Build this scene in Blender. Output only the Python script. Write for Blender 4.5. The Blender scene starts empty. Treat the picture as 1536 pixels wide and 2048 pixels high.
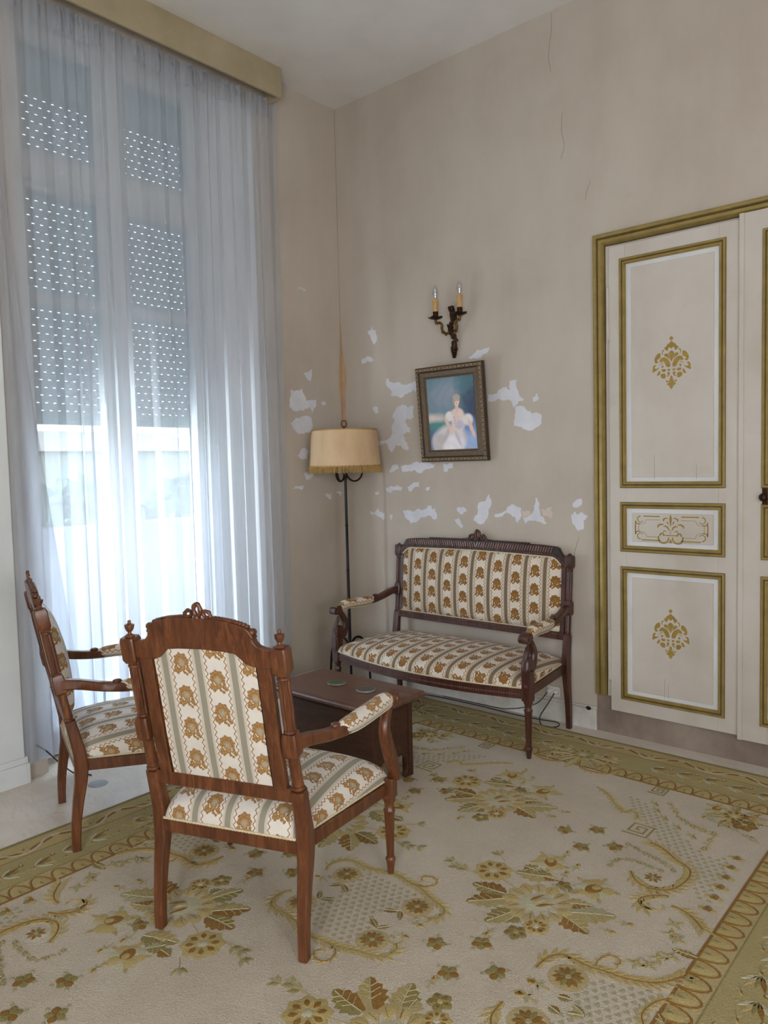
import bpy, math, random
import numpy as np
from mathutils import Vector, Matrix

SC = bpy.context.scene
COL = SC.collection
PI = math.pi

# ------------------------------------------------------------------ camera
CAM_POS = (3.737, -3.878, 1.5)
CAM_F_PX, CAM_YAW, CAM_PITCH, CAM_ROLL = 1511.36, 2.286387, 0.061938, -0.024558
def make_camera():
    fw = Vector((math.cos(CAM_YAW) * math.cos(CAM_PITCH), math.sin(CAM_YAW) * math.cos(CAM_PITCH), -math.sin(CAM_PITCH)))
    r = fw.cross(Vector((0, 0, 1))).normalized()
    u = r.cross(fw)
    c, s = math.cos(CAM_ROLL), math.sin(CAM_ROLL)
    r2, u2 = c * r + s * u, -s * r + c * u
    m = Matrix((r2, u2, -fw)).transposed().to_4x4()
    m.translation = Vector(CAM_POS)
    cam = bpy.data.cameras.new('camera')
    cam.sensor_fit = 'VERTICAL'
    cam.sensor_height = 36.0
    cam.lens = CAM_F_PX / 2048 * 36.0
    cam.clip_start = 0.05
    o = bpy.data.objects.new('camera', cam)
    o.matrix_world = m
    COL.objects.link(o)
    SC.camera = o
make_camera()

# ------------------------------------------------------------------ sky and daylight
SKY_STRENGTH = 4.1
world = bpy.data.worlds.new('overcast_sky')
SC.world = world
world.use_nodes = True
bg = world.node_tree.nodes['Background']
bg.inputs['Color'].default_value = (0.72, 0.85, 1.0, 1)
bg.inputs['Strength'].default_value = SKY_STRENGTH

def area_light(name, loc, direction, sx, sy, power, color, portal=False):
    l = bpy.data.lights.new(name, 'AREA')
    l.shape = 'RECTANGLE'
    l.size, l.size_y = sx, sy
    l.energy = power
    l.color = color
    o = bpy.data.objects.new(name, l)
    o.location = loc
    o.rotation_euler = Vector(direction).to_track_quat('-Z', 'Z').to_euler()
    COL.objects.link(o)
    if portal:
        l.cycles.is_portal = True
    return o
# daylight through the windows, plus one added lamp outside the curtained one
area_light('window_portal', (-0.36, -1.625, 0.9), (1, 0, 0), 1.15, 1.75, 1, (1, 1, 1), portal=True)
area_light('daylight_side_window', (5.38, -3.9, 1.6), (-1, 0.0, -0.05), 0.5, 1.3, 23, (1.0, 0.95, 0.88))
area_light('added_terrace_lamp', (-0.52, -2.62, 0.85), (0.42, 0.85, 0.36), 0.7, 1.1, 122, (0.86, 0.93, 1.0))  # added lamp, its back to the camera, brightens the back wall
area_light('daylight_rear_window', (4.3, -5.58, 1.7), (-0.25, 1, -0.03), 0.9, 1.7, 31, (1.0, 0.95, 0.88))

SC.view_settings.view_transform = 'Standard'
SC.view_settings.look = 'None'
SC.view_settings.gamma = 1.0
SC.view_settings.use_curve_mapping = False
SC.view_settings.exposure = 0.72
SC.cycles.use_denoising = True
SC.cycles.max_bounces = 8
SC.cycles.diffuse_bounces = 5
SC.cycles.transparent_max_bounces = 16
SC.cycles.sample_clamp_indirect = 6.0
SC.cycles.caustics_reflective = False
SC.cycles.caustics_refractive = False

# ------------------------------------------------------------------ colour and node helpers
def lin(h):
    h = h.lstrip('#')
    out = []
    for i in (0, 2, 4):
        c = int(h[i:i + 2], 16) / 255
        out.append(c / 12.92 if c <= 0.04045 else ((c + 0.055) / 1.055) ** 2.4)
    return (*out, 1.0)

class NT:
    """a small expression builder for shader nodes"""
    def __init__(self, name):
        self.m = bpy.data.materials.new(name)
        self.m.use_nodes = True
        self.t = self.m.node_tree
        self.b = self.t.nodes['Principled BSDF']
        self.out = self.t.nodes['Material Output']
    def n(self, kind, **kw):
        x = self.t.nodes.new('ShaderNode' + kind)
        for k, v in kw.items():
            setattr(x, k, v)
        return x
    def put(self, sock, v):
        if hasattr(v, 'is_output'):
            self.t.links.new(v, sock)
        elif isinstance(v, (tuple, list)):
            sock.default_value = v
        else:
            sock.default_value = v
    def math(self, op, a, b=None, c=None):
        x = self.n('Math', operation=op)
        self.put(x.inputs[0], a)
        if b is not None: self.put(x.inputs[1], b)
        if c is not None: self.put(x.inputs[2], c)
        return x.outputs[0]
    def add(self, a, b): return self.math('ADD', a, b)
    def sub(self, a, b): return self.math('SUBTRACT', a, b)
    def mul(self, a, b): return self.math('MULTIPLY', a, b)
    def mx(self, a, b): return self.math('MAXIMUM', a, b)
    def mn(self, a, b): return self.math('MINIMUM', a, b)
    def below(self, x, edge, soft):
        """1 where x < edge, soft transition"""
        r = self.n('MapRange')
        self.put(r.inputs['Value'], x)
        r.inputs['From Min'].default_value = edge - soft
        r.inputs['From Max'].default_value = edge + soft
        r.inputs['To Min'].default_value = 1
        r.inputs['To Max'].default_value = 0
        return r.outputs[0]
    def mix(self, fac, a, b):
        x = self.n('Mix', data_type='RGBA')
        self.put(x.inputs[0], fac)
        self.put(x.inputs[6], a)
        self.put(x.inputs[7], b)
        return x.outputs[2]
    def coord(self, which='Object'):
        return self.n('TexCoord').outputs[which]
    def mapping(self, vec, scale=(1, 1, 1), rot=(0, 0, 0), loc=(0, 0, 0)):
        x = self.n('Mapping')
        self.put(x.inputs[0], vec)
        x.inputs['Scale'].default_value = scale
        x.inputs['Rotation'].default_value = rot
        x.inputs['Location'].default_value = loc
        return x.outputs[0]
    def noise(self, vec, scale, detail=3, rough=0.5, dist=0.0, col=False):
        x = self.n('TexNoise')
        self.put(x.inputs['Vector'], vec)
        x.inputs['Scale'].default_value = scale
        x.inputs['Detail'].default_value = detail
        x.inputs['Roughness'].default_value = rough
        x.inputs['Distortion'].default_value = dist
        return x.outputs[1 if col else 0]
    def ramp(self, v, stops):
        x = self.n('ValToRGB')
        self.put(x.inputs[0], v)
        e = x.color_ramp.elements
        while len(e) < len(stops):
            e.new(0.5)
        for i, (p, c) in enumerate(stops):
            e[i].position = p
            e[i].color = c
        return x.outputs[0]
    def bump(self, h, strength=0.3, dist=0.002):
        x = self.n('Bump')
        x.inputs['Strength'].default_value = strength
        x.inputs['Distance'].default_value = dist
        self.put(x.inputs['Height'], h)
        self.put(self.b.inputs['Normal'], x.outputs[0])
    def base(self, c, rough=0.6, metal=0.0, spec=0.5):
        self.put(self.b.inputs['Base Color'], c)
        self.put(self.b.inputs['Roughness'], rough)
        self.b.inputs['Metallic'].default_value = metal
        self.b.inputs['Specular IOR Level'].default_value = spec
        return self

def plain(name, hexcol, rough=0.6, metal=0.0, var=0.12, scale=30, spec=0.5, bump=0.0):
    a = NT(name)
    c = lin(hexcol)
    n = a.noise(a.coord(), scale, 4, 0.6)
    d = tuple(x * (1 - var) for x in c[:3]) + (1,)
    l = tuple(min(1, x * (1 + var)) for x in c[:3]) + (1,)
    a.base(a.ramp(n, [(0.3, d), (0.7, l)]), rough, metal, spec)
    if bump:
        a.bump(n, bump, 0.002)
    return a.m

def wood(name, dark, mid, light, rough=0.38, grain=(14, 14, 1.6), coat=0.0):
    a = NT(name)
    v = a.mapping(a.coord(), scale=grain)
    n1 = a.noise(v, 3.0, 6, 0.6, 0.8)
    v2 = a.mapping(a.coord(), scale=(grain[0] * 6, grain[1] * 6, grain[2] * 4))
    n2 = a.noise(v2, 3.0, 2, 0.5)
    f = a.add(a.mul(n1, 0.75), a.mul(n2, 0.25))
    a.base(a.ramp(f, [(0.30, lin(dark)), (0.5, lin(mid)), (0.72, lin(light))]), rough)
    a.b.inputs['Coat Weight'].default_value = coat
    a.b.inputs['Coat Roughness'].default_value = 0.35
    a.bump(n2, 0.12, 0.001)
    return a.m

def plaster(name, base, dark, light, rough=0.85, blotch=1.3):
    a = NT(name)
    co = a.coord()
    n1 = a.noise(co, blotch, 5, 0.62, 0.3)
    n2 = a.noise(a.mapping(co, scale=(3, 3, 0.9)), 1.3, 4, 0.55)
    n3 = a.noise(co, 160, 2, 0.5)
    f = a.add(a.mul(n1, 0.55), a.mul(n2, 0.45))
    c = a.ramp(f, [(0.32, lin(dark)), (0.5, lin(base)), (0.68, lin(light))])
    st = a.noise(co, 5.0, 6, 0.7)
    c = a.mix(a.mul(a.below(st, 0.34, 0.05), 0.3), c, lin(dark))
    a.base(c, rough, 0, 0.25)
    a.bump(a.add(a.mul(n3, 0.5), a.mul(a.noise(co, 28, 4, 0.6), 0.6)), 0.16, 0.003)
    return a.m

# ------------------------------------------------------------------ fabric: ivory ground, velvet stripe, wavy ribbons, flower sprays
FAB_P, FAB_Q = 0.121, 0.108
def fabric(name, ivory, ground2, stripe, fa, fb, centre, ribbon):
    a = NT(name)
    uv = a.n('UVMap').outputs[0]
    wob = a.noise(uv, 90, 2, 0.5, col=True)
    vs = a.n('VectorMath', operation='SUBTRACT'); a.put(vs.inputs[0], wob); vs.inputs[1].default_value = (0.5, 0.5, 0.5)
    vm = a.n('VectorMath', operation='SCALE'); a.put(vm.inputs[0], vs.outputs[0]); vm.inputs['Scale'].default_value = 0.006
    va = a.n('VectorMath', operation='ADD'); a.put(va.inputs[0], uv); a.put(va.inputs[1], vm.outputs[0])
    s0 = a.n('SeparateXYZ'); a.put(s0.inputs[0], uv)
    u0, v0 = s0.outputs[0], s0.outputs[1]
    s1 = a.n('SeparateXYZ'); a.put(s1.inputs[0], va.outputs[0])
    u1, v1 = s1.outputs[0], s1.outputs[1]
    idx = a.math('FLOOR', a.math('DIVIDE', u0, FAB_P))
    off = a.mul(idx, 0.45)
    def local(u, v):
        x = a.sub(a.sub(u, a.mul(idx, FAB_P)), FAB_P / 2)
        w = a.add(a.math('DIVIDE', v, FAB_Q), off)
        y = a.mul(a.sub(a.math('FRACT', w), 0.5), FAB_Q)
        return x, y
    x0, y0 = local(u0, v0)
    x1, y1 = local(u1, v1)
    cv = a.n('CombineXYZ'); a.put(cv.inputs[0], x1); a.put(cv.inputs[1], y1)
    circles = [(0, 4, 16.5)]
    for k in range(12):
        t = math.radians(-30 + 21.8 * k)
        R_ = 1.0 if k % 2 else 1.14
        circles.append((math.cos(t) * 19 * R_, 6 + math.sin(t) * 21 * R_, 4.4 if k % 2 else 4.9))
        circles.append((math.cos(t) * 14, 5 + math.sin(t) * 16, 4.6))
    circles += [(-19, -14, 7.5), (-22, -22, 5.5), (18, -16, 7.0), (23, -23, 5.5), (6, -25, 5.6), (-9, -20, 7.0), (14, -31, 4.6), (-15, -28, 4.6), (2, -14, 9)]
    d = None
    for cx, cy, r in circles:
        ds = a.n('VectorMath', operation='DISTANCE')
        a.put(ds.inputs[0], cv.outputs[0]); ds.inputs[1].default_value = (cx / 910, cy / 910, 0)
        e = a.sub(ds.outputs['Value'], r / 920)
        d = e if d is None else a.mn(d, e)
    # small eyelets inside the sprays
    for cx, cy, r in [(11, -23, 3.2), (-15, -6, 2.2), (14, -5, 2.2)]:
        ds = a.n('VectorMath', operation='DISTANCE')
        a.put(ds.inputs[0], cv.outputs[0]); ds.inputs[1].default_value = (cx / 1000, cy / 1000, 0)
        d = a.mx(d, a.sub(r / 1000, ds.outputs['Value']))
    flower = a.below(d, 0.0, 0.0006)
    vor = a.n('TexVoronoi'); a.put(vor.inputs['Vector'], uv); vor.inputs['Scale'].default_value = 130
    vd = vor.outputs['Distance']
    rim = a.below(a.math('ABSOLUTE', a.add(d, 0.0022)), 0.0012, 0.0008)
    dark = a.mx(a.below(vd, 0.26, 0.14), a.mul(rim, 0.7))
    fcol = a.mix(dark, lin(fa), lin(fb))
    dc = a.n('VectorMath', operation='DISTANCE'); a.put(dc.inputs[0], cv.outputs[0]); dc.inputs[1].default_value = (0.001, 0.003, 0)
    cmask = a.mul(a.below(dc.outputs['Value'], 0.0095, 0.004), a.below(a.noise(uv, 260, 1), 0.60, 0.1))
    fcol = a.mix(cmask, fcol, lin(centre))
    # ribbons
    ph = a.math('SINE', a.mul(v0, 2 * PI / 0.0215))
    ax = a.math('ABSOLUTE', x0)
    ww = a.sub(a.sub(ax, 0.0345), a.mul(ph, 0.0034))
    rib = a.below(a.math('ABSOLUTE', ww), 0.0019, 0.0006)
    # stripe, its cream edging and pinstripes
    ds_ = a.sub(FAB_P / 2, ax)
    st = a.below(ds_, 0.0105, 0.0006)
    pin = a.mx(a.below(a.math('ABSOLUTE', a.sub(ds_, 0.0140)), 0.0007, 0.0004), a.below(a.math('ABSOLUTE', a.sub(ds_, 0.0185)), 0.0006, 0.0005))
    edge = a.below(ds_, 0.019, 0.0008)
    weave = a.noise(a.mapping(uv, scale=(1, 1, 1)), 900, 1)
    ground = a.mix(edge, lin(ivory), lin(ground2))
    c = a.mix(a.mul(pin, 0.45), ground, lin(ribbon))
    c = a.mix(rib, c, lin(ribbon))
    c = a.mix(st, c, lin(stripe))
    c = a.mix(flower, c, fcol)
    wear = a.noise(uv, 14, 4, 0.6)
    c = a.mix(a.mul(a.below(wear, 0.42, 0.1), 0.12), c, lin(ribbon))
    raised = a.mx(a.mx(flower, rib), st)
    a.base(c, a.add(a.mul(raised, 0.4), 0.5), 0, 0.35)
    a.b.inputs['Sheen Weight'].default_value = 0.15
    a.b.inputs['Sheen Roughness'].default_value = 0.4
    a.bump(a.add(a.mul(raised, 1.0), a.mul(weave, 0.12)), 0.45, 0.0018)
    return a.m

MAT = {}
MAT['wall'] = plaster('greige_wallpaper', '#bcb1a4', '#b1a597', '#c3b9ad')
MAT['pier'] = plaster('pale_painted_plaster', '#d3d7d8', '#c1c4c2', '#dee2e2')
MAT['ceiling'] = plaster('ceiling_paint', '#dcd9d5', '#d3cfca', '#e2dfdc', blotch=0.5)
MAT['bare'] = plaster('exposed_plaster', '#d3d3d9', '#c6c6cd', '#dedee3', blotch=9)
MAT['pink'] = plaster('pinkish_plaster', '#cdbcb0', '#c2ae9f', '#d6c8be', blotch=9)
MAT['tan'] = plaster('tan_plaster', '#bd9d80', '#ad8b6c', '#c8ab90', blotch=9)
MAT['plinth'] = plaster('stained_bare_wall', '#8a7b70', '#6f6258', '#a39689', blotch=3.5)
MAT['base_white'] = plaster('worn_white_paint', '#c9c5be', '#a39a8e', '#d8d5d0', blotch=4)
MAT['pelmet'] = plaster('pelmet_paint', '#a99c80', '#9e9072', '#b3a78e', blotch=3)
MAT['door'] = plaster('cream_door_paint', '#c3bbb1', '#b6ac9f', '#cbc4bb', rough=0.55, blotch=2.2)
MAT['door_white'] = plaster('white_panel_bevel', '#d3d2d2', '#c8c5c3', '#dedddd', rough=0.5, blotch=3)
MAT['gold'] = plain('gilt_paint', '#a8935a', 0.32, 0.55, 0.15, 18)
MAT['gold_shade'] = plain('gilt_painted_shade', '#54431f', 0.5, 0.3, 0.15, 18)  # dark strips along the gilt mouldings: groove shade put into the colour
MAT['gold_flat'] = plain('stencil_gold', '#a1853f', 0.5, 0.25, 0.12, 40)
MAT['crack'] = plain('crack_line', '#857868', 0.9)
MAT['walnut'] = wood('chair_walnut', '#35190c', '#5e341c', '#80502d', 0.36, coat=0.15)
MAT['rosewood'] = wood('settee_mahogany', '#29120d', '#47251b', '#603b2e', 0.36, coat=0.15)
MAT['rosewood_shade'] = wood('settee_painted_shade', '#170806', '#26110c', '#351a13', 0.45)  # darker copy of the mahogany: shade between the carving painted in
MAT['rosewood_sheen'] = wood('settee_painted_sheen', '#452720', '#66453b', '#805f53', 0.32, coat=0.2)  # lighter copy of the mahogany: window sheen on the carving painted in
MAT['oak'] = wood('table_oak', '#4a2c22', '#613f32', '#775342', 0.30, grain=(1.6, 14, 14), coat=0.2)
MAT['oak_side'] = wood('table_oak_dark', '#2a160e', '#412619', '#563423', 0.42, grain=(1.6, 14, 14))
MAT['white_wood'] = plain('white_window_paint', '#d5d8da', 0.5, 0, 0.04)
MAT['fab_sage'] = fabric('striped_brocade_sage', '#dad3c9', '#cdc5b7', '#938d7c', '#ae8754', '#7d542b', '#a3a293', '#977145')
MAT['fab_backlit'] = fabric('striped_brocade_backlit', '#d9cdbd', '#c9b798', '#776552', '#96692e', '#6c4617', '#86693c', '#775027')  # same brocade as the chairs, its backlit look put into browner colours
MAT['braid'] = plain('cream_braid', '#cfc0a0', 0.8, 0, 0.3, 220, bump=0.6)
MAT['iron'] = plain('black_iron', '#17161a', 0.42, 0.5, 0.2)
MAT['black'] = plain('black_cable', '#141316', 0.5)
MAT['brass'] = plain('aged_brass', '#6e5226', 0.36, 0.85, 0.45, 45)
MAT['brass_dark'] = plain('dark_bronze', '#3a2414', 0.42, 0.7, 0.4, 60)
MAT['plastic'] = plain('ivory_plastic', '#d6d3cc', 0.4)
# glass, shutter, garden
a = NT('window_glass')
tr = a.n('BsdfTransparent'); tr.inputs[0].default_value = (0.96, 0.98, 0.98, 1)
gl = a.n('BsdfGlossy'); gl.inputs['Roughness'].default_value = 0.02
mixs = a.n('MixShader'); mixs.inputs[0].default_value = 0.06
a.t.links.new(tr.outputs[0], mixs.inputs[1]); a.t.links.new(gl.outputs[0], mixs.inputs[2])
a.t.links.new(mixs.outputs[0], a.out.inputs[0])
MAT['glass'] = a.m
a = NT('grey_shutter_plastic')
tl = a.n('BsdfTranslucent'); tl.inputs[0].default_value = (.50, .60, .66, 1)
a.base(lin('#adb4b8'), .55)
ms = a.n('MixShader'); ms.inputs[0].default_value = .26
a.t.links.new(a.b.outputs[0], ms.inputs[1]); a.t.links.new(tl.outputs[0], ms.inputs[2]); a.t.links.new(ms.outputs[0], a.out.inputs[0])
MAT['shutter'] = a.m
MAT['concrete'] = plain('grey_concrete', '#83888f', 0.9, 0, 0.08, 6)
MAT['render'] = plain('house_render', '#a39c92', 0.9, 0, 0.08, 2)
MAT['lawn'] = plain('lawn_green', '#75885c', 0.9, 0, 0.25, 3)
MAT['leaf'] = plain('leaf_green', '#5d7350', 0.7, 0, 0.3, 3)
def sheer(name, tr_amt, col):
    a = NT(name)
    tr = a.n('BsdfTransparent'); tr.inputs[0].default_value = (.92, .94, .97, 1)
    tl = a.n('BsdfTranslucent'); df = a.n('BsdfDiffuse')
    v = a.noise(a.mapping(a.coord(), scale=(1, 1, .1)), 25, 2)
    c = a.ramp(v, [(0.35, lin(col)), (0.65, lin('#eceef2'))])
    a.put(tl.inputs[0], c); a.put(df.inputs[0], c)
    m1 = a.n('MixShader'); m1.inputs[0].default_value = 0.30
    a.t.links.new(tl.outputs[0], m1.inputs[1]); a.t.links.new(df.outputs[0], m1.inputs[2])
    m2 = a.n('MixShader'); m2.inputs[0].default_value = 1 - tr_amt
    a.t.links.new(tr.outputs[0], m2.inputs[1]); a.t.links.new(m1.outputs[0], m2.inputs[2])
    a.t.links.new(m2.outputs[0], a.out.inputs[0])
    return a.m
MAT['sheer'] = sheer('white_voile', 0.34, '#e4e6eb')
MAT['sheer_hem'] = sheer('white_voile_hem', 0.50, '#dcdce2')
a = NT('parchment_shade')
n_ = a.noise(a.mapping(a.coord(), scale=(3, 3, 1.2)), 3, 4, .6)
a.base(a.ramp(n_, [(.3, lin('#c4a37c')), (.7, lin('#d6b894'))]), .7)
sp = a.noise(a.coord(), 25, 2); 
a.b.inputs['Transmission Weight'].default_value = 0.0
a.b.inputs['Subsurface Weight'].default_value = 0.0
MAT['parchment'] = a.m
MAT['fringe'] = plain('fringe_thread', '#a98850', .85, 0, .25, 60)
MAT['wax'] = plain('candle_sleeve_wax', '#c49a62', .6, 0, .12, 60)
a = NT('bulb_glass')
tr = a.n('BsdfTransparent'); tr.inputs[0].default_value = (.90, .90, .92, 1)
gl = a.n('BsdfGlossy'); gl.inputs['Roughness'].default_value = .05
df = a.n('BsdfDiffuse'); df.inputs[0].default_value = (.6, .6, .62, 1)
m0 = a.n('MixShader'); m0.inputs[0].default_value = .3
a.t.links.new(gl.outputs[0], m0.inputs[1]); a.t.links.new(df.outputs[0], m0.inputs[2])
m1 = a.n('MixShader'); m1.inputs[0].default_value = .40
a.t.links.new(tr.outputs[0], m1.inputs[1]); a.t.links.new(m0.outputs[0], m1.inputs[2]); a.t.links.new(m1.outputs[0], a.out.inputs[0])
MAT['bulb_glass'] = a.m
MAT['frame_dark'] = plain('frame_dark_wood', '#3f3022', .5, .1, .3, 60)
MAT['frame_brown'] = plain('frame_brown_wood', '#62503c', .5, .1, .2, 60)
MAT['frame_gilt'] = plain('frame_worn_gilt', '#8c765a', .5, .3, .35, 90)
a = NT('portrait_print')
at_ = a.n('Attribute'); at_.attribute_name = 'paint'
a.base(at_.outputs['Color'], .45)
MAT['print'] = a.m
MAT['steel'] = plain('brushed_steel', '#8d8b88', .4, .7, .1)
MAT['steel_dark'] = plain('dull_steel', '#6d6864', .5, .5, .1)

PATCH_BACK = [
 ('W', '0.297,2.448 0.307,2.416 0.333,2.406 0.344,2.342 0.311,2.316 0.289,2.349 0.257,2.416 0.292,2.418'),
 ('W', '0.196,2.222 0.232,2.236 0.248,2.246 0.274,2.239 0.311,2.210 0.279,2.203 0.250,2.213 0.201,2.197'),
 ('W', '0.411,2.074 0.433,2.079 0.442,2.055 0.478,2.041 0.576,2.023 0.611,2.026 0.646,2.037 0.677,2.027 0.714,2.004 0.713,1.975 0.679,1.973 0.609,1.972 0.574,1.962 0.547,1.943 0.502,1.956 0.457,1.957 0.467,1.991 0.440,2.014 0.414,2.037'),
 ('W', '0.490,1.865 0.554,1.895 0.598,1.872 0.650,1.875 0.645,1.808 0.578,1.798 0.568,1.778 0.611,1.742 0.610,1.708 0.548,1.697 0.565,1.655 0.599,1.606 0.581,1.593 0.528,1.629 0.483,1.631 0.454,1.583 0.419,1.612 0.405,1.647 0.326,1.636 0.331,1.664 0.411,1.668 0.459,1.722 0.456,1.764 0.479,1.783 0.462,1.819'),
 ('W', '1.081,2.143 1.120,2.163 1.203,2.185 1.230,2.190 1.225,2.164 1.172,2.133 1.134,2.130 1.089,2.135'),
 ('W', '1.213,1.911 1.279,1.908 1.308,1.934 1.344,1.943 1.372,1.923 1.366,1.978 1.420,1.979 1.421,1.918 1.442,1.875 1.465,1.861 1.427,1.852 1.392,1.818 1.378,1.861 1.328,1.865 1.293,1.880 1.249,1.865 1.219,1.867'),
 ('W', '1.521,1.869 1.541,1.875 1.551,1.890 1.561,1.865 1.550,1.848 1.523,1.841'),
 ('W', '1.406,1.817 1.455,1.822 1.502,1.792 1.516,1.773 1.550,1.780 1.580,1.752 1.576,1.716 1.542,1.694 1.473,1.686 1.418,1.707 1.393,1.714 1.402,1.762'),
 ('W', '0.423,1.465 0.452,1.499 0.497,1.501 0.506,1.478 0.460,1.457 0.432,1.447'),
 ('W', '0.524,1.491 0.578,1.497 0.649,1.516 0.735,1.514 0.805,1.499 0.801,1.473 0.733,1.467 0.699,1.443 0.647,1.462 0.595,1.458 0.541,1.449'),
 ('W', '0.876,1.498 0.953,1.503 0.949,1.471 0.913,1.465 0.899,1.445 0.875,1.452'),
 ('W', '0.391,1.345 0.429,1.360 0.484,1.362 0.538,1.346 0.519,1.325 0.456,1.332 0.427,1.310 0.394,1.324'),
 ('W', '0.577,1.353 0.627,1.380 0.676,1.380 0.679,1.353 0.626,1.339 0.599,1.321'),
 ('W', '0.730,1.346 0.764,1.353 0.755,1.332 0.733,1.328'),
 ('W', '0.234,1.187 0.272,1.173 0.312,1.210 0.330,1.181 0.373,1.175 0.366,1.125 0.329,1.146 0.291,1.162 0.252,1.161'),
 ('W', '0.413,1.162 0.438,1.165 0.437,1.134 0.422,1.131'),
 ('W', '0.537,1.193 0.622,1.188 0.658,1.209 0.709,1.203 0.744,1.231 0.770,1.232 0.774,1.211 0.803,1.215 0.813,1.145 0.784,1.144 0.768,1.164 0.708,1.156 0.655,1.127 0.602,1.109 0.585,1.132 0.546,1.151'),
 ('W', '0.972,1.218 1.023,1.227 1.054,1.204 1.014,1.179 0.982,1.196'),
 ('W', '0.954,1.149 0.989,1.157 1.002,1.131 1.017,1.105 1.007,1.094 0.973,1.117'),
 ('W', '1.132,1.244 1.185,1.264 1.221,1.309 1.230,1.264 1.214,1.220 1.206,1.182 1.175,1.130 1.129,1.126 1.094,1.147 1.123,1.180'),
 ('W', '1.248,1.183 1.295,1.196 1.332,1.210 1.368,1.250 1.397,1.242 1.436,1.230 1.438,1.187 1.409,1.137 1.396,1.174 1.346,1.198 1.302,1.174 1.258,1.170'),
 ('W', '1.452,1.163 1.494,1.189 1.529,1.286 1.543,1.289 1.556,1.226 1.562,1.184 1.602,1.143 1.561,1.148 1.528,1.159 1.486,1.158 1.465,1.139'),
 ('P', '1.436,1.212 1.494,1.213 1.498,1.191 1.445,1.165'),
 ('P', '1.562,1.224 1.636,1.240 1.629,1.168 1.578,1.185'),
 ('W', '1.765,1.248 1.785,1.277 1.822,1.289 1.825,1.261 1.791,1.237 1.772,1.236'),
 ('W', '1.756,1.195 1.778,1.219 1.797,1.196 1.822,1.214 1.859,1.192 1.831,1.168 1.830,1.116 1.796,1.109 1.768,1.143'),
 ('W', '0.287,1.893 0.325,1.897 0.329,1.848 0.305,1.856'),
 ('W', '0.286,1.314 0.319,1.323 0.322,1.305 0.292,1.300'),
 ('T', '0.004,2.52 0.010,2.44 0.016,2.32 0.042,2.20 0.048,2.08 0.030,1.98 0.036,1.85 0.046,1.76 0.004,1.75'),
]
PATCH_LEFT = [
 ('W', '-0.499,1.939 -0.487,2.015 -0.441,2.008 -0.384,2.025 -0.366,1.987 -0.349,1.947 -0.252,1.951 -0.260,1.909 -0.295,1.865 -0.322,1.906 -0.381,1.873 -0.456,1.873 -0.501,1.899'),
 ('W', '-0.496,1.790 -0.449,1.825 -0.382,1.841 -0.306,1.830 -0.292,1.781 -0.329,1.731 -0.406,1.723 -0.479,1.763'),
 ('W', '-0.370,2.125 -0.332,2.135 -0.292,2.159 -0.290,2.110 -0.305,2.074 -0.343,2.100'),
 ('W', '-0.450,1.577 -0.391,1.626 -0.344,1.612 -0.356,1.556 -0.423,1.556'),
 ('W', '-0.383,1.465 -0.292,1.463 -0.303,1.435 -0.342,1.429 -0.314,1.407 -0.372,1.409'),
 ('W', '-0.496,1.357 -0.468,1.377 -0.392,1.374 -0.403,1.354'),
 ('W', '-0.193,1.312 -0.127,1.314 -0.139,1.270 -0.166,1.279'),
 ('W', '-0.090,1.316 -0.033,1.314 -0.045,1.288'),
 ('W', '-0.213,1.939 -0.182,1.952 -0.159,1.934 -0.194,1.919'),
 ('W', '-0.393,2.681 -0.365,2.691 -0.324,2.681 -0.332,2.670'),
 ('T', '-0.004,2.50 -0.010,2.30 -0.026,2.18 -0.030,2.02 -0.014,1.92 -0.02,1.8 -0.03,1.75 -0.004,1.75'),
]
CRACKS = [
 '1.666,3.943 1.665,3.852 1.655,3.802 1.645,3.713 1.651,3.672 1.659,3.631',
 '1.726,3.395 1.719,3.304 1.733,3.233 1.730,3.194 1.714,3.151',
 '1.886,2.989 1.863,2.935 1.857,2.897',
 '1.802,1.071 1.771,0.971 1.745,0.855',
]
# cam [3.7368527522875383, -3.8777609731380096, 1.5] [1511.356, 2.286386556100328, 0.061938244494774766, -0.024558004306036614]

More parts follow.
